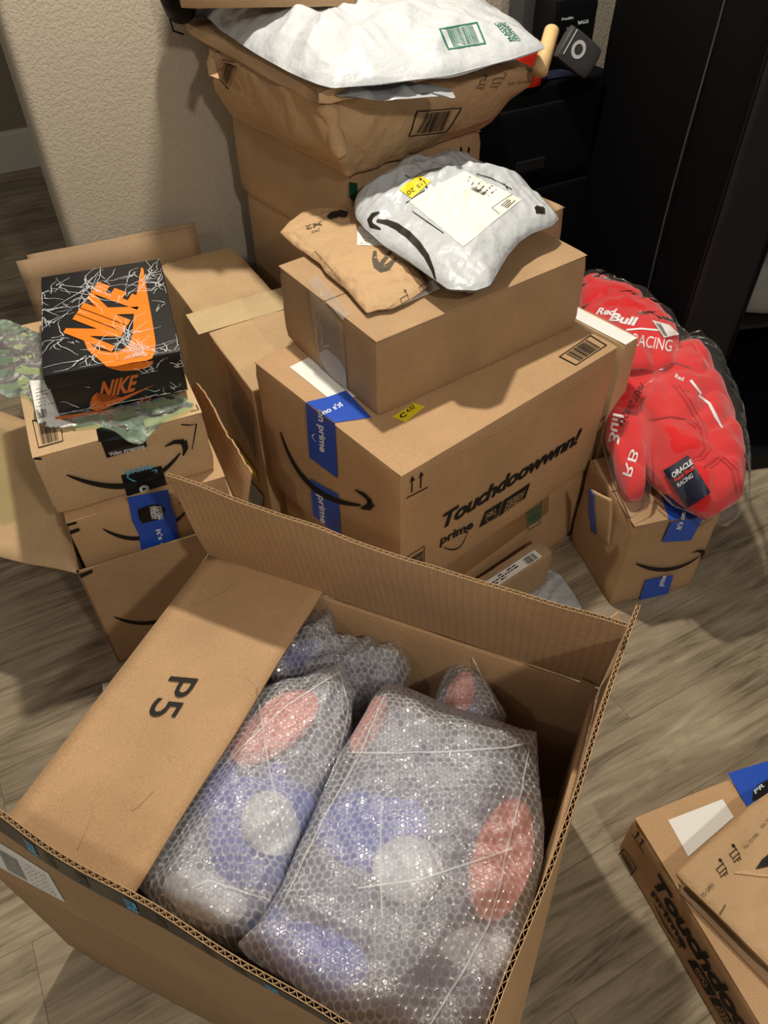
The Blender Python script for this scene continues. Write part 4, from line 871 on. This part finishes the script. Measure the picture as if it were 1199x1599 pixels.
bars('bar_code', UT, [(1022, 503), (1032, 506), (1042, 524), (1036, 524)], 'ink', r1, frame=False, n=8, proj=b1t, off=.009)

# ================================================================== BLACK DRESSER, ITS CLUTTER, BLACK WARDROBE
dz = .80; d1 = Vector((.675, 2.424, 0)); d0 = d1-WU*.52
dr = thing('fabric_dresser', 'low black fabric dresser in the dark behind the tower, clutter on its top', 'dresser', d0+WU*.26+WV*.12, WY)
mk('frame', *round_box(d0, WU*.52, WV*.235, UP*dz, r=.008, seed=3), M['blacker'], dr, True)
for k in range(3):
    mk('drawer', *round_box(d0+UP*(.06+k*.24)+WU*.015-WV*.010, WU*.49, WV*.012, UP*.215, r=.004, seed=4+k), M['black'], dr, True)
mk('drawer_pull', *boxvf(d0+UP*.58+WU*.20-WV*.016, WU*.10, WV*.006, UP*.03), M['dark'], dr)
DF = Face(d0-WV*.014, WU, UP)
# ball carton
bq = at(845, 60, .93)
bb = Vector((.49, 2.40, dz))
bx = Box('product_box', 'black retail box with white lettering standing on the dresser behind the tower', (.475, 2.365, WY, .145, .09, dz+.001, .185), 'black', seam=None, seed=2, cat='box', r=.002)
text('printed_text', bx.F, 'Franklin', (877, 32), (895, 29), (877, 28), 'white_ink', bx.root, bold=.03)
text('printed_text', bx.F, 'BALLS', (903, 38), (919, 35), (902, 33), 'white_ink', bx.root, bold=.04)
text('printed_text', bx.F, '40 MM', (884, 46), (895, 44), (884, 43), 'silver', bx.root)
fpoly('red_stripe', bx.F, [(864, 70), (922, 60), (922, 64), (864, 74)], plain('dull red', (.25, .01, .012), .5, .3), bx.root)
# tape measure like device
tv = at(905, 78, .90)
tm = thing('tape_measure', 'black hand tool with a pale ring dial, leaning in front of the black retail box', 'tool', (.585, 2.40, dz+.001), R(20))
tmU = Vector((.80, .20, -.55)).normalized(); tmV = Vector((.5, .28, .82)).normalized(); tmN = tmU.cross(tmV).normalized()
if tmN.y > 0: tmN = -tmN
tc0 = Vector((.535, 2.33, dz+.076)); tmV = tmN.cross(tmU).normalized()
if tmV.z < 0: tmV = -tmV
mk('body', *round_box(tc0-tmU*.06-tmV*.043, tmU*.12, tmV*.085, tmN*.03, r=.006, seed=3), M['darkgrey'], tm, True)
fd = Face(tc0+tmN*.031-tmU*.012+tmV*.004, tmU, tmV); 
if fd.N.dot(tmN) < 0: fd.N = -fd.N
ring = [[(math.cos(a)*.022, math.sin(a)*.022), (math.cos(b)*.022, math.sin(b)*.022), (math.cos(b)*.013, math.sin(b)*.013), (math.cos(a)*.013, math.sin(a)*.013)] for a, b in ((k*.2618, (k+1)*.2618) for k in range(24))]
patch('dial', fd, ring, 'silver', tm)
patch('edge_scale', fd, [[(-.036, .034), (-.032, .034), (-.032, -.03), (-.036, -.03)]], 'silver', tm)
# navy cloth pouch
solo('fabric_pouch', 'dark navy fabric pouch with a white logo, on the dresser beneath the hand tool', 'pouch', *puff([Vector((.44, 2.335, dz+.004)), Vector((.56, 2.385, dz+.004)), Vector((.55, 2.42, dz+.004)), Vector((.50, 2.41, dz+.004)), Vector((.43, 2.37, dz+.004))], .02, .002, n=80, rings=14, crumple=.008, seed=5), M['navy'], True)
solo('red_packet', 'small red and white packet behind the overhanging paper bag corner', 'packet', *round_box(Vector((.375, 2.26, dz+.002)), WU*.085, WV*.03, UP*.10, r=.003, seed=5), M['redplain'], True)
# dowel sticking out of the bag
wa, wb = at(843, 112, .975), at(862, 46, 1.03)
dwl = solo('wooden_stick', 'thick round wooden stick poking up out of the paper bag beside the white mailer', 'stick', *tube([wa, wa.lerp(wb, .5), wa.lerp(wb, .97), wb], [.0165, .0165, .0165, .0135], 20), M['wood'], True)
# dark tall things behind, top
sb_ = Box('product_box', 'tall charcoal box standing at the back of the dresser under the wall', (.40, 2.43, WY, .16, .07, dz+.001, .30), 'darkgrey', seam=None, seed=5, cat='box')
# wardrobe
cx0 = Vector((.756, 1.66, 0)); yw = R(8); ku = Vector((math.cos(yw), math.sin(yw), 0)); kv = Vector((-ku.y, ku.x, 0)); HT = 1.9
wr = thing('fabric_wardrobe', 'tall black fabric wardrobe with an open front flap, filling the right side', 'wardrobe', cx0+ku*.4+kv*.38, yw)
mk('side_panel', *sheet(cx0, cx0+kv*.76, cx0+kv*.76+UP*HT, cx0+UP*HT, .008, 14, 40, side=-1, wave=.012, seed=3), M['blacker'], wr, True)
mk('back_panel', *boxvf(cx0+kv*.76, ku*.9, kv*.006, UP*HT), M['blacker'], wr)
mk('side_panel', *boxvf(cx0+ku*.9, ku*.008, kv*.76, UP*HT), M['blacker'], wr)
mk('roof_panel', *boxvf(cx0+UP*HT, ku*.908, kv*.766, UP*.008), M['blacker'], wr)
mk('front_panel', *sheet(cx0+UP*.06-kv*.004, cx0+ku*.145+UP*.06-kv*.004, cx0+ku*.145+UP*HT, cx0+UP*HT, .006, 8, 40, side=1, wave=.012, seed=9), M['dark'], wr, True, label='charcoal door flap strip')
mk('piping', *tube([cx0+kv*.001-ku*.002+UP*z for z in (0.02, .5, 1.0, 1.88)], .005, 8), M['black'], wr, True)
mk('piping', *tube([cx0+ku*.145-kv*.008+UP*z for z in (0.06, .5, 1.0, 1.88)], .004, 8), M['black'], wr, True)
mk('piping', *tube([cx0+kv*.19-ku*.016+UP*z+ku*(.004*math.sin(z*7)) for z in [k*.09 for k in range(1, 21)]], .0022, 6), M['darkgrey'], wr, True, label='glossy side seam')
mk('base_tray', *boxvf(cx0+ku*.155-kv*.095, ku*.745, kv*.85, UP*.055), M['black'], wr)
mk('shelf', *boxvf(cx0+ku*.15+kv*.05+UP*.38, ku*.75, kv*.7, UP*.012), M['dark'], wr)
mk('snap_button', *tube([aty(1183, 257, 1.675), aty(1183, 257, 1.665)], .0075, 16), M['silver'], wr, True, label='pale grey round snap')
# pale bundle inside wardrobe
solo('storage_bag', 'light grey soft bag on the wardrobe shelf at the right edge', 'bag', *round_box(cx0+ku*.19+kv*.07+UP*.395, ku*.5, kv*.2, UP*.15, r=.03, seed=3, amp=.008), plain('grey fabric', (.25, .25, .24), .7, .2), True)

# ================================================================== FOREGROUND OPEN CARTON
FA = R(-23.49); FU = Vector((math.cos(-.41), math.sin(-.41), 0)); FV = Vector((-FU.y, FU.x, 0)); FO = Vector((-.56, .396, 0)); FW, FD, FH = .724, .589, .425
fr = thing('cardboard_box', 'very large open carton in the foreground holding bubble-wrapped blue and pink bundles', 'box', FO+FU*FW/2+FV*FD/2, -.41)
tt = .007
mk('wall_panel', *round_box(FO, FU*FW, FV*tt, UP*FH, r=.003, n=14, seed=1, amp=.001), M['card_pink'], fr, True)
mk('wall_panel', *round_box(FO+FV*(FD-tt), FU*FW, FV*tt, UP*FH, r=.003, n=14, seed=2, amp=.001), M['card'], fr, True)
mk('wall_panel', *round_box(FO+FV*tt, FU*tt, FV*(FD-2*tt), UP*FH, r=.003, n=14, seed=3, amp=.001), M['card'], fr, True)
mk('wall_panel', *round_box(FO+FU*(FW-tt)+FV*tt, FU*tt, FV*(FD-2*tt), UP*FH, r=.003, n=14, seed=4, amp=.001), M['card'], fr, True)
mk('bottom_panel', *boxvf(FO+FU*tt+FV*tt, FU*(FW-2*tt), FV*(FD-2*tt), UP*tt), M['card'], fr)
A_, B_, C_, D_ = FO+UP*FH, FO+FU*FW+UP*FH, FO+FU*FW+FV*FD+UP*FH, FO+FV*FD+UP*FH
rag = lambda k: (lambda s: 1+.018*noise.noise(Vector((s*9, k, 0)))+.006*noise.noise(Vector((s*60, k, 0))))
# long flap with the black marking, folded inward
e5 = at(522, 900, .43); f5 = at(215, 1390, .43)
lf_ = mk('side_flap', *sheet(A_+UP*.001-FU*.002, D_+UP*.001-FU*.002, D_+(e5-D_)+UP*.002, A_+(f5-A_)+(f5-e5).normalized()*.03+UP*.002, .0055, 30, 10, side=-1, wave=.006, seed=2), M['card'], fr, True)
LF = facept(A_+UP*.0085, A_+(f5-A_)+UP*.0095, D_+UP*.0085)
if LF.N.z < 0: LF = Face(LF.O, LF.V, LF.U)
lft = bvh(lf_)
text('printed_text', LF, 'P5', (267, 1056), (227, 1118), (310, 1060), 'ink', lf_, bold=.004, proj=lft, space=1.0, off=.0004)
for pl in (((300, 945), (345, 925), (372, 905), (430, 892)), ((146, 1255), (138, 1285), (120, 1325)), ((205, 1265), (215, 1260), (240, 1235))):
    patch('scratch', LF, stroke([LF.px(*p) for p in pl], [.0012]*len(pl)), 'card_light', lf_, proj=lft)
# back flap
bL, bR = at(255, 745, .655), at(978, 985, .655)
bf_ = board('back_flap', D_, C_, bR, bL, fr, mat='card_in', th=.006, side=-1, wave=.012, seed=4, edge=rag(3.3))
ribs = facept(D_, C_, bL); 
if ribs.N.y > 0: ribs = Face(ribs.O, ribs.U, -ribs.V)
rt_ = bvh(bf_)
# right flap
rL, rR = at(997, 945, .62), at(800, 1500, .635); rd = (rR-rL); rE = rL+rd*1.30
board('side_flap', C_+FU*.002, B_+FU*.002, rE, rL, fr, mat='card', th=.006, side=-1, wave=.010, seed=7, edge=rag(7.1))
# front flap with cut black tape
fL, fR = at(0, 1265, .625), at(540, 1599, .625); fd_ = (fR-fL)/(fR-fL).length; s0 = (fL-A_).dot(FU)
f0 = fL-fd_*s0; f1 = f0+fd_*FW
ff = board('front_flap', A_, B_, f1, f0, fr, mat='card_pink', th=.0065, side=1, wave=.008, seed=9, edge=rag(1.7))
FF = facept(A_-FV*.009, B_-FV*.009, f0-FV*.009)
if FF.N.y > 0: FF = Face(FF.O, FF.U, -FF.V)
BO = (A_, B_, f1, f0, 1, .008, 9, rag(1.7))
tb_n = (B_-A_).cross(f0-A_).normalized(); outer = tb_n.dot(-FV) > 0
BF = Bent(*BO, .0065+.0008 if outer else -.0008); BF.N = BF.N if outer else BF.N
Lf = BF.L; sg = 1 if outer else -1
def strip(name, u0, v0, u1, v1, mat, parent, n=40, off=0.0, label=None):
    V_ = []; F_ = []
    for i in range(n+1):
        u = u0+(u1-u0)*i/n
        for v in (v0, v1): V_.append(BF.w(u, v, sg*off))
    for i in range(n): F_.append((2*i, 2*i+2, 2*i+3, 2*i+1))
    return mk(name, V_, F_, M[mat], parent, label=label)
ft = strip('black_tape', 0, Lf*.78, FW, Lf*.985, 'black_tape', fr, label='cut black packing tape along the flap edge')
def ftext(s, u, v, wd, ht, mt_):
    V0, F0 = text2d(s, 0, .02); x0 = min(v_[0] for v_ in V0); x1 = max(v_[0] for v_ in V0); y1 = max(v_[1] for v_ in V0)
    return mk('printed_text', [BF.w(u+ht*(y/y1), v-wd*(x-x0)/(x1-x0), sg*.0008) for x, y in V0], F0, M[mt_], ft)
for x0, y0, s, wd, mt_ in ((45, 1288, 'me', .028, 'cyan'), (222, 1415, 'me', .028, 'cyan'), (440, 1545, 'me', .028, 'cyan'), (85, 1318, 'to open', .030, 'grey_ink'), (140, 1358, 'more', .03, 'grey_ink'), (270, 1440, 'Learn', .03, 'grey_ink'), (345, 1487, 'at play', .032, 'grey_ink'), (390, 1510, 'more', .03, 'grey_ink')):
    ftext(s, FF.px(x0, y0)[0], Lf*.955, wd, .016, mt_)
# label on the front flap
u0 = FF.px(-20, 1340)[0]; u1 = FF.px(104, 1410)[0]
sl = strip('shipping_label', max(.002, u0), Lf*.18, u1, Lf*.60, 'white', fr, n=6, off=.0002, label='white shipping label')
for i in range(14):
    strip('bar_code' if i == 0 else 'bar_code', u1-.085+i*.0022, Lf*.24, u1-.085+i*.0022+(.0012 if i % 3 else .0006), Lf*.50, 'grey_ink', sl, n=1, off=.0008) if False else None
V_, F_ = [], []; rnd = random.Random(3)
for i in range(16):
    u = u1-.09+i*.0021
    a_ = len(V_); V_ += [BF.w(u, Lf*.22, sg*.001), BF.w(u+.0011, Lf*.22, sg*.001), BF.w(u+.0011, Lf*.50, sg*.001), BF.w(u, Lf*.50, sg*.001)]; F_.append((a_, a_+1, a_+2, a_+3))
for i in range(6):
    for j in range(7):
        u = u1-.048+i*.007; v = Lf*(.22+j*.047); wd = rnd.uniform(.002, .006)
        a_ = len(V_); V_ += [BF.w(u, v, sg*.001), BF.w(u+.0012, v, sg*.001), BF.w(u+.0012, v+wd, sg*.001), BF.w(u, v+wd, sg*.001)]; F_.append((a_, a_+1, a_+2, a_+3))
mk('label_print', V_, F_, M['grey_ink'], sl)
# inner tape / corner patch and curled liner scraps
mk('liner_scrap', *sheet(at(962, 982, .64), at(972, 972, .645), at(966, 955, .665), at(953, 965, .66), .0006, 5, 5, wave=.01, seed=3), M['card_light'], fr, True)
IB = Face(FO+FV*(FD-tt)-FV*.0016, FU, UP)
fpoly('paper_patch', IB, [(907, 1060), (930, 1070), (925, 1110), (893, 1095)], 'card_pink', fr)
for k in range(38):
    u = .06+k*(FW-.1)/38+.004*math.sin(k*3.3)
# ---- bundles in bubble wrap
FR = (f5-e5).normalized(); FR = Vector((-FR.y, FR.x, 0)); FR = FR if FR.x > 0 else -FR
def wrapped(label, wrap_pts, wz, wup, seed, stuff, creases=(), dn=.10, tf=None, bottom=None):
    O = [at(x, y, wz) for x, y in wrap_pts]; c_ = sum(O, Vector())/len(O)
    r_ = thing('wrapped_bundle', label, 'bundle', (c_.x, c_.y, bottom if bottom is not None else wz-dn), 0, 'bubble-wrapped bundles in the open carton')
    V_, F_ = puff(O, wup, dn, n=240, rings=50, expo=3.0, pw=.55, crumple=.026, fs=8, seed=seed, soft=0, lump=.2, zfun=tf)
    for p in V_:
        d = (p-e5).dot(FR); p.z = min(p.z, .416+max(0, d-.004)*1.1)
    bt = BVHTree.FromPolygons([Vector(v) for v in V_], F_)
    cxx = sum(x for x, y in wrap_pts)/len(wrap_pts); cyy = sum(y for x, y in wrap_pts)/len(wrap_pts)
    stuff = [('plush_body', 'greyblue', [(cxx+(x-cxx)*.86, cyy+(y-cyy)*.88) for x, y in wrap_pts], wz-.01, wup*.7, 1, 'grey blue plush')]+list(stuff)
    for nm, mat, pts, z, up, sd, lb_ in stuff:
        OO = [at(x, y, z) for x, y in pts]
        A2, F2 = puff(OO, up, dn*.6 if nm == 'plush_body' else .02, n=120, rings=26, expo=2.2, pw=.6, crumple=.006, fs=10, seed=sd, soft=10, ridge=False, zfun=tf)
        gap = .022 if mat == 'greyblue' else (.012 if nm == 'plush_body' else .005)
        for p in A2:
            h = bt.ray_cast(Vector((p.x, p.y, 2)), Vector((0, 0, -1))); k_ = 0
            while h[0] is None and k_ < 14:
                p.x += (c_.x-p.x)*.08; p.y += (c_.y-p.y)*.08; k_ += 1; h = bt.ray_cast(Vector((p.x, p.y, 2)), Vector((0, 0, -1)))
            if h[0] is not None: p.z = min(p.z, h[0].z-gap)
        mk(nm, A2, F2, M[mat], r_, True, label=lb_)
    wr_ = mk('bubble_wrap', V_, F_, M['bubble'], r_, True)
    fc = sight_face(sum(x for x, y in wrap_pts)/len(wrap_pts), sum(y for x, y in wrap_pts)/len(wrap_pts), wz+wup*.6)
    for pl in creases:
        patch('wrap_seam', fc, stroke([fc.px(*p) for p in pl], [.0022]*len(pl)), SEAM, wr_, proj=bt, off=.0006)
    return r_
SEAM = film('wrap seam', opac=.55, rough=.2, bump=.5, bscale=60)
def ell(cx, cy, a, b, rot, n=22):
    c, s = math.cos(R(rot)), math.sin(R(rot)); return [(cx+a*math.cos(t)*c-b*math.sin(t)*s, cy+a*math.cos(t)*s+b*math.sin(t)*c) for t in [k*2*math.pi/n for k in range(n)]]
# rear left bundle, low
wrapped('bubble-wrapped dark blue bundle, back left in the big carton, half under its flap', [(400, 1060), (440, 1000), (500, 930), (522, 925), (528, 1010), (560, 1010), (600, 1008), (630, 1020), (642, 1045), (630, 1070), (590, 1085), (560, 1110), (500, 1130), (430, 1110)], .33, .055, 51,
        [('plush_body', 'darkblue', [(410, 1080), (450, 1010), (505, 960), (525, 1020), (590, 1030), (610, 1050), (560, 1090), (480, 1110)], .33, .035, 2, 'dark blue plush'), ('plush_pad', 'lilac', ell(470, 1020, 40, 16, -30), .36, .02, 3, 'blue plush pad')], dn=.20)
# rear right bundle, small peak with a pink pad
wrapped('bubble-wrapped bundle with one pink pad poking up at the back of the big carton', [(676, 1100), (690, 1060), (708, 1030), (730, 1020), (742, 1045), (760, 1070), (775, 1095), (790, 1125), (760, 1160), (700, 1150)], .34, .050, 52,
        [('plush_body', 'lilac', ell(722, 1115, 38, 40, 0), .33, .03, 4, 'blue plush'), ('plush_pad', 'pink', ell(719, 1082, 22, 36, 12), .375, .016, 5, 'pink plush pad')], creases=(((735, 1022), (755, 1062), (782, 1120)),), dn=.25)
# front left bundle
wrapped('bubble-wrapped blue bundle with one large pink pad, beside the marked flap', [(218, 1388), (250, 1335), (290, 1250), (330, 1170), (380, 1090), (440, 1065), (500, 1050), (538, 1034), (551, 1080), (548, 1130), (530, 1190), (505, 1235), (480, 1280), (455, 1340), (440, 1385), (420, 1430), (385, 1455), (350, 1462), (290, 1440), (245, 1412)], .395, .055, 53,
        [('plush_body', 'lilac', ell(400, 1280, 92, 120, 10), .39, .040, 6, 'blue plush'), ('plush_pad', 'pink', ell(428, 1135, 84, 40, -38), .425, .022, 7, 'pink plush pad'),
         ('plush_pad', 'pale', ell(420, 1285, 45, 50, 0), .43, .022, 8, 'pale round plush pad'), ('plush_pad', 'pale', ell(320, 1400, 70, 38, 20), .40, .03, 9, 'pale plush pad'), ('plush_pad', 'darkblue', ell(370, 1440, 70, 22, 20), .36, .02, 10, 'dark blue plush')],
        creases=(((538, 1036), (450, 1095), (350, 1190)), ((538, 1036), (551, 1100), (530, 1190), (490, 1270), (440, 1380)), ((400, 1060), (420, 1200), (450, 1330)), ((255, 1395), (330, 1370), (420, 1400))), dn=.34)
# front right bundle, largest
wrapped('largest bubble-wrapped bundle, blue with two pink pads, filling the front right of the big carton', [(604, 1066), (640, 1075), (690, 1098), (760, 1120), (838, 1148), (842, 1220), (850, 1290), (848, 1340), (830, 1420), (812, 1500), (790, 1600), (770, 1660), (640, 1640), (540, 1600), (440, 1520), (370, 1478), (400, 1450), (440, 1385), (462, 1330), (490, 1270), (508, 1230), (530, 1180), (560, 1130), (585, 1085)], .405, .062, 54,
        [('plush_body', 'lilac', ell(620, 1320, 130, 110, 0), .395, .045, 11, 'blue plush'), ('plush_body', 'lilac', ell(520, 1490, 130, 60, 25), .38, .045, 12, 'blue plush'),
         ('plush_pad', 'pink', ell(785, 1340, 48, 100, 16), .445, .018, 13, 'pink plush pad'), ('plush_pad', 'pink', ell(576, 1132, 20, 52, 28), .42, .02, 14, 'pink plush pad'),
         ('plush_pad', 'pale', ell(636, 1358, 56, 54, 0), .445, .022, 15, 'pale round plush pad'), ('plush_pad', 'pale', ell(720, 1480, 80, 60, 0), .40, .03, 16, 'pale plush pad')],
        creases=(((545, 1168), (620, 1172), (700, 1168), (800, 1160), (838, 1150)), ((838, 1160), (800, 1300), (760, 1440), (660, 1599)), ((600, 1068), (560, 1170), (500, 1280), (440, 1420)), ((595, 1250), (594, 1340), (598, 1430)), ((560, 1385), (660, 1370), (800, 1325))), dn=.34)

# ================================================================== CARTON AT THE LOWER RIGHT
uo = Vector((.433, .552, 0)); uy = R(19.8); uu = Vector((math.cos(uy), math.sin(uy), 0)); uv = Vector((-uu.y, uu.x, 0)); UWd, UDp, UHh = .40, .52, .15
ub = (uo.x-uv.x*UDp, uo.y-uv.y*UDp, uy, UWd, UDp, 0, UHh)
U_ = Box('cardboard_box', 'flat carton with touchdown slogan on its side, at the lower right corner', ub, 'card', seed=95, seam='v')
text('printed_text', U_.S, 'Touchdoowwnn!', (1017, 1376), (1148, 1700), (1037, 1372), 'ink', U_.root, bold=.04, shear=.15, space=.95) if False else None
def u8(x, y): return (900+x/3.726, 1170+y/3.726)
sA = U_.S.px(*u8(437, 838)); sZ = U_.S.px(*u8(870, 1599))
text('printed_text', U_.S, 'Touchdoowwnn!', (sA[0], sA[1]), (sA[0]+(sZ[0]-sA[0])*1.52, sA[1]), (sA[0], U_.S.px(*u8(440, 742))[1]), 'ink', U_.root, px=False, bold=.04, shear=.2, space=.95) if False else None
T1 = U_.S.px(*u8(437, 815)); T2 = U_.S.px(*u8(455, 745)); T3 = U_.S.px(*u8(885, 1599))
text('printed_text', U_.S, 'Touchdoowwnn!', (.088, .076), (.50, .076), (.088, .122), 'ink', U_.root, px=False, bold=.04, shear=.2, space=.95)
text('printed_text', U_.S, 'prime', (.098, .047), (.195, .047), (.098, .066), 'ink', U_.root, px=False, bold=.04)
swoop('printed_arrow', U_.S, (.110, .036), (.185, .036), (.150, .026), 'ink', U_.root, px=False, th=.07)
patch('printed_badge', U_.S, [[(.208, .034), (.262, .034), (.272, .066), (.218, .066)], [(.266, .034), (.370, .034), (.380, .066), (.276, .066)]], 'ink', U_.root, off=.0002)
patch('printed_crest', U_.S, stroke([(.228, .060), (.252, .060), (.253, .045), (.240, .038), (.226, .045), (.228, .060)], [.002]*6), 'card', U_.root, off=.0006)
text('printed_crest', U_.S, 'NFL', (.230, .047), (.250, .047), (.230, .056), 'card', U_.root, px=False, bold=.03, off=.0006)
for k, s in enumerate(('THURSDAY', 'NIGHT', 'FOOTBALL')): text('printed_text', U_.S, s, (.286-k*.003, .056-k*.0095), (.350-k*.003, .056-k*.0095), (.286-k*.003, .0635-k*.0095), 'card', U_.root, px=False, bold=.03, off=.0006)
bars('bar_code', U_.S, [u8(215, 650), u8(285, 780), u8(352, 690), u8(275, 575)], 'ink', U_.root, n=9, seed=4, along=1, fw=.06)
for p0, p1 in (((.022, .110), (.022, .135)), ((.036, .110), (.036, .135))):
    patch('printed_arrow', U_.S, stroke([p0, p1], [.003, .003])+stroke([(p1[0], p1[1]-.005), (p1[0], p1[1]+.003)], [.011, .001]), 'ink', U_.root)
patch('printed_arrow', U_.S, stroke([(.014, .106), (.050, .106)], [.0028]*2), 'ink', U_.root)
fpoly('shipping_label', U_.T, [u8(533, 412), u8(850, 290), u8(915, 395), u8(650, 625)], 'white', U_.root, label='plain white label', off=.0004)
ub_t = fpoly('blue_tape', U_.T, [u8(880, 140), u8(1090, 75), u8(1200, 60), u8(1200, 300), u8(990, 335)], 'blue', U_.root, label='blue packing tape', off=.0004)
fpoly('tape_emblem', U_.T, [u8(1020, 300), u8(1025, 250), u8(1060, 205), u8(1114, 178), u8(1200, 170), u8(1200, 300)], 'black_tape', ub_t, off=.0008)
text('printed_text', U_.T, 'PR', u8(1040, 262), u8(1095, 215), u8(1030, 240), 'white_ink', ub_t, off=.0012, bold=.02)
# stiff kraft mailer lying on it
vz = UHh
vq = [u8(570, 720), u8(1000, 330), u8(1114, 255), u8(1400, 60), u8(1700, 700), u8(1400, 1500), u8(1114, 1262), u8(830, 975)]
v3 = [at(x, y, vz+.045) for x, y in vq]
VV = puff(v3, .012, .030, n=220, rings=40, expo=7, pw=.5, crumple=.007, fs=8, seed=61, soft=1)
vb = solo('paper_mailer', 'stiff kraft paper mailer with opening instructions, on the carton at the lower right', 'mailer', *VV, M['kraft'], True)
vt = BVHTree.FromPolygons([Vector(v) for v in VV[0]], VV[1]); VT = sight_face(*u8(1000, 700), vz+.055)
text('printed_text', VT, 'PULL TO OPEN', u8(985, 580), u8(1065, 490), u8(970, 568), 'grey_ink', vb, proj=vt)
text('printed_text', VT, 'PULL TO OPEN', u8(1085, 455), u8(1160, 360), u8(1070, 443), 'grey_ink', vb, proj=vt)
text('printed_text', VT, 'TO OPEN', u8(748, 860), u8(808, 790), u8(730, 845), 'grey_ink', vb, proj=vt)
openicon(VT, *u8(920, 610), 1.1, vb, vt, -.75); openicon(VT, *u8(845, 695), 1.1, vb, vt, -.75)
patch('printed_arrow', VT, [[VT.px(*u8(*p)) for p in ((1040, 698), (1080, 640), (1130, 600), (1180, 590), (1180, 650), (1120, 680))]], 'ink', vb, proj=vt)
patch('torn_edge', VT, [[VT.px(*u8(*p)) for p in ((912, 708), (960, 700), (1070, 722), (1180, 735), (1180, 745), (1060, 738), (960, 725), (918, 722))]], 'card_light', vb, proj=vt, off=.001)
patch('folded_end', VT, stroke([VT.px(*u8(*p)) for p in ((590, 740), (660, 860), (720, 900), (828, 970), (870, 900))], [.0016]*5), 'grey_ink', vb, proj=vt)
# second mailer edge below it
solo('cardboard_sheet', 'pale cardboard sheet edge sandwiched between the lower right carton and its kraft mailer', 'cardboard', *sheet(at(*u8(600, 830), vz+.006), at(*u8(1300, 1560), vz+.006), at(*u8(1500, 900), vz+.006), at(*u8(1000, 420), vz+.006), .005, 4, 4, side=-1), M['card_dull'])
# small white shred on the floor
solo('paper_scrap', 'tiny white paper scrap on the floor left of the big carton', 'scrap', *puff([at(x, y, .003) for x, y in ((160, 1068), (170, 1066), (175, 1074), (168, 1082), (160, 1078))], .006, 0, n=30, rings=6, crumple=.004, fs=60, seed=3, soft=0), M['white'], True)
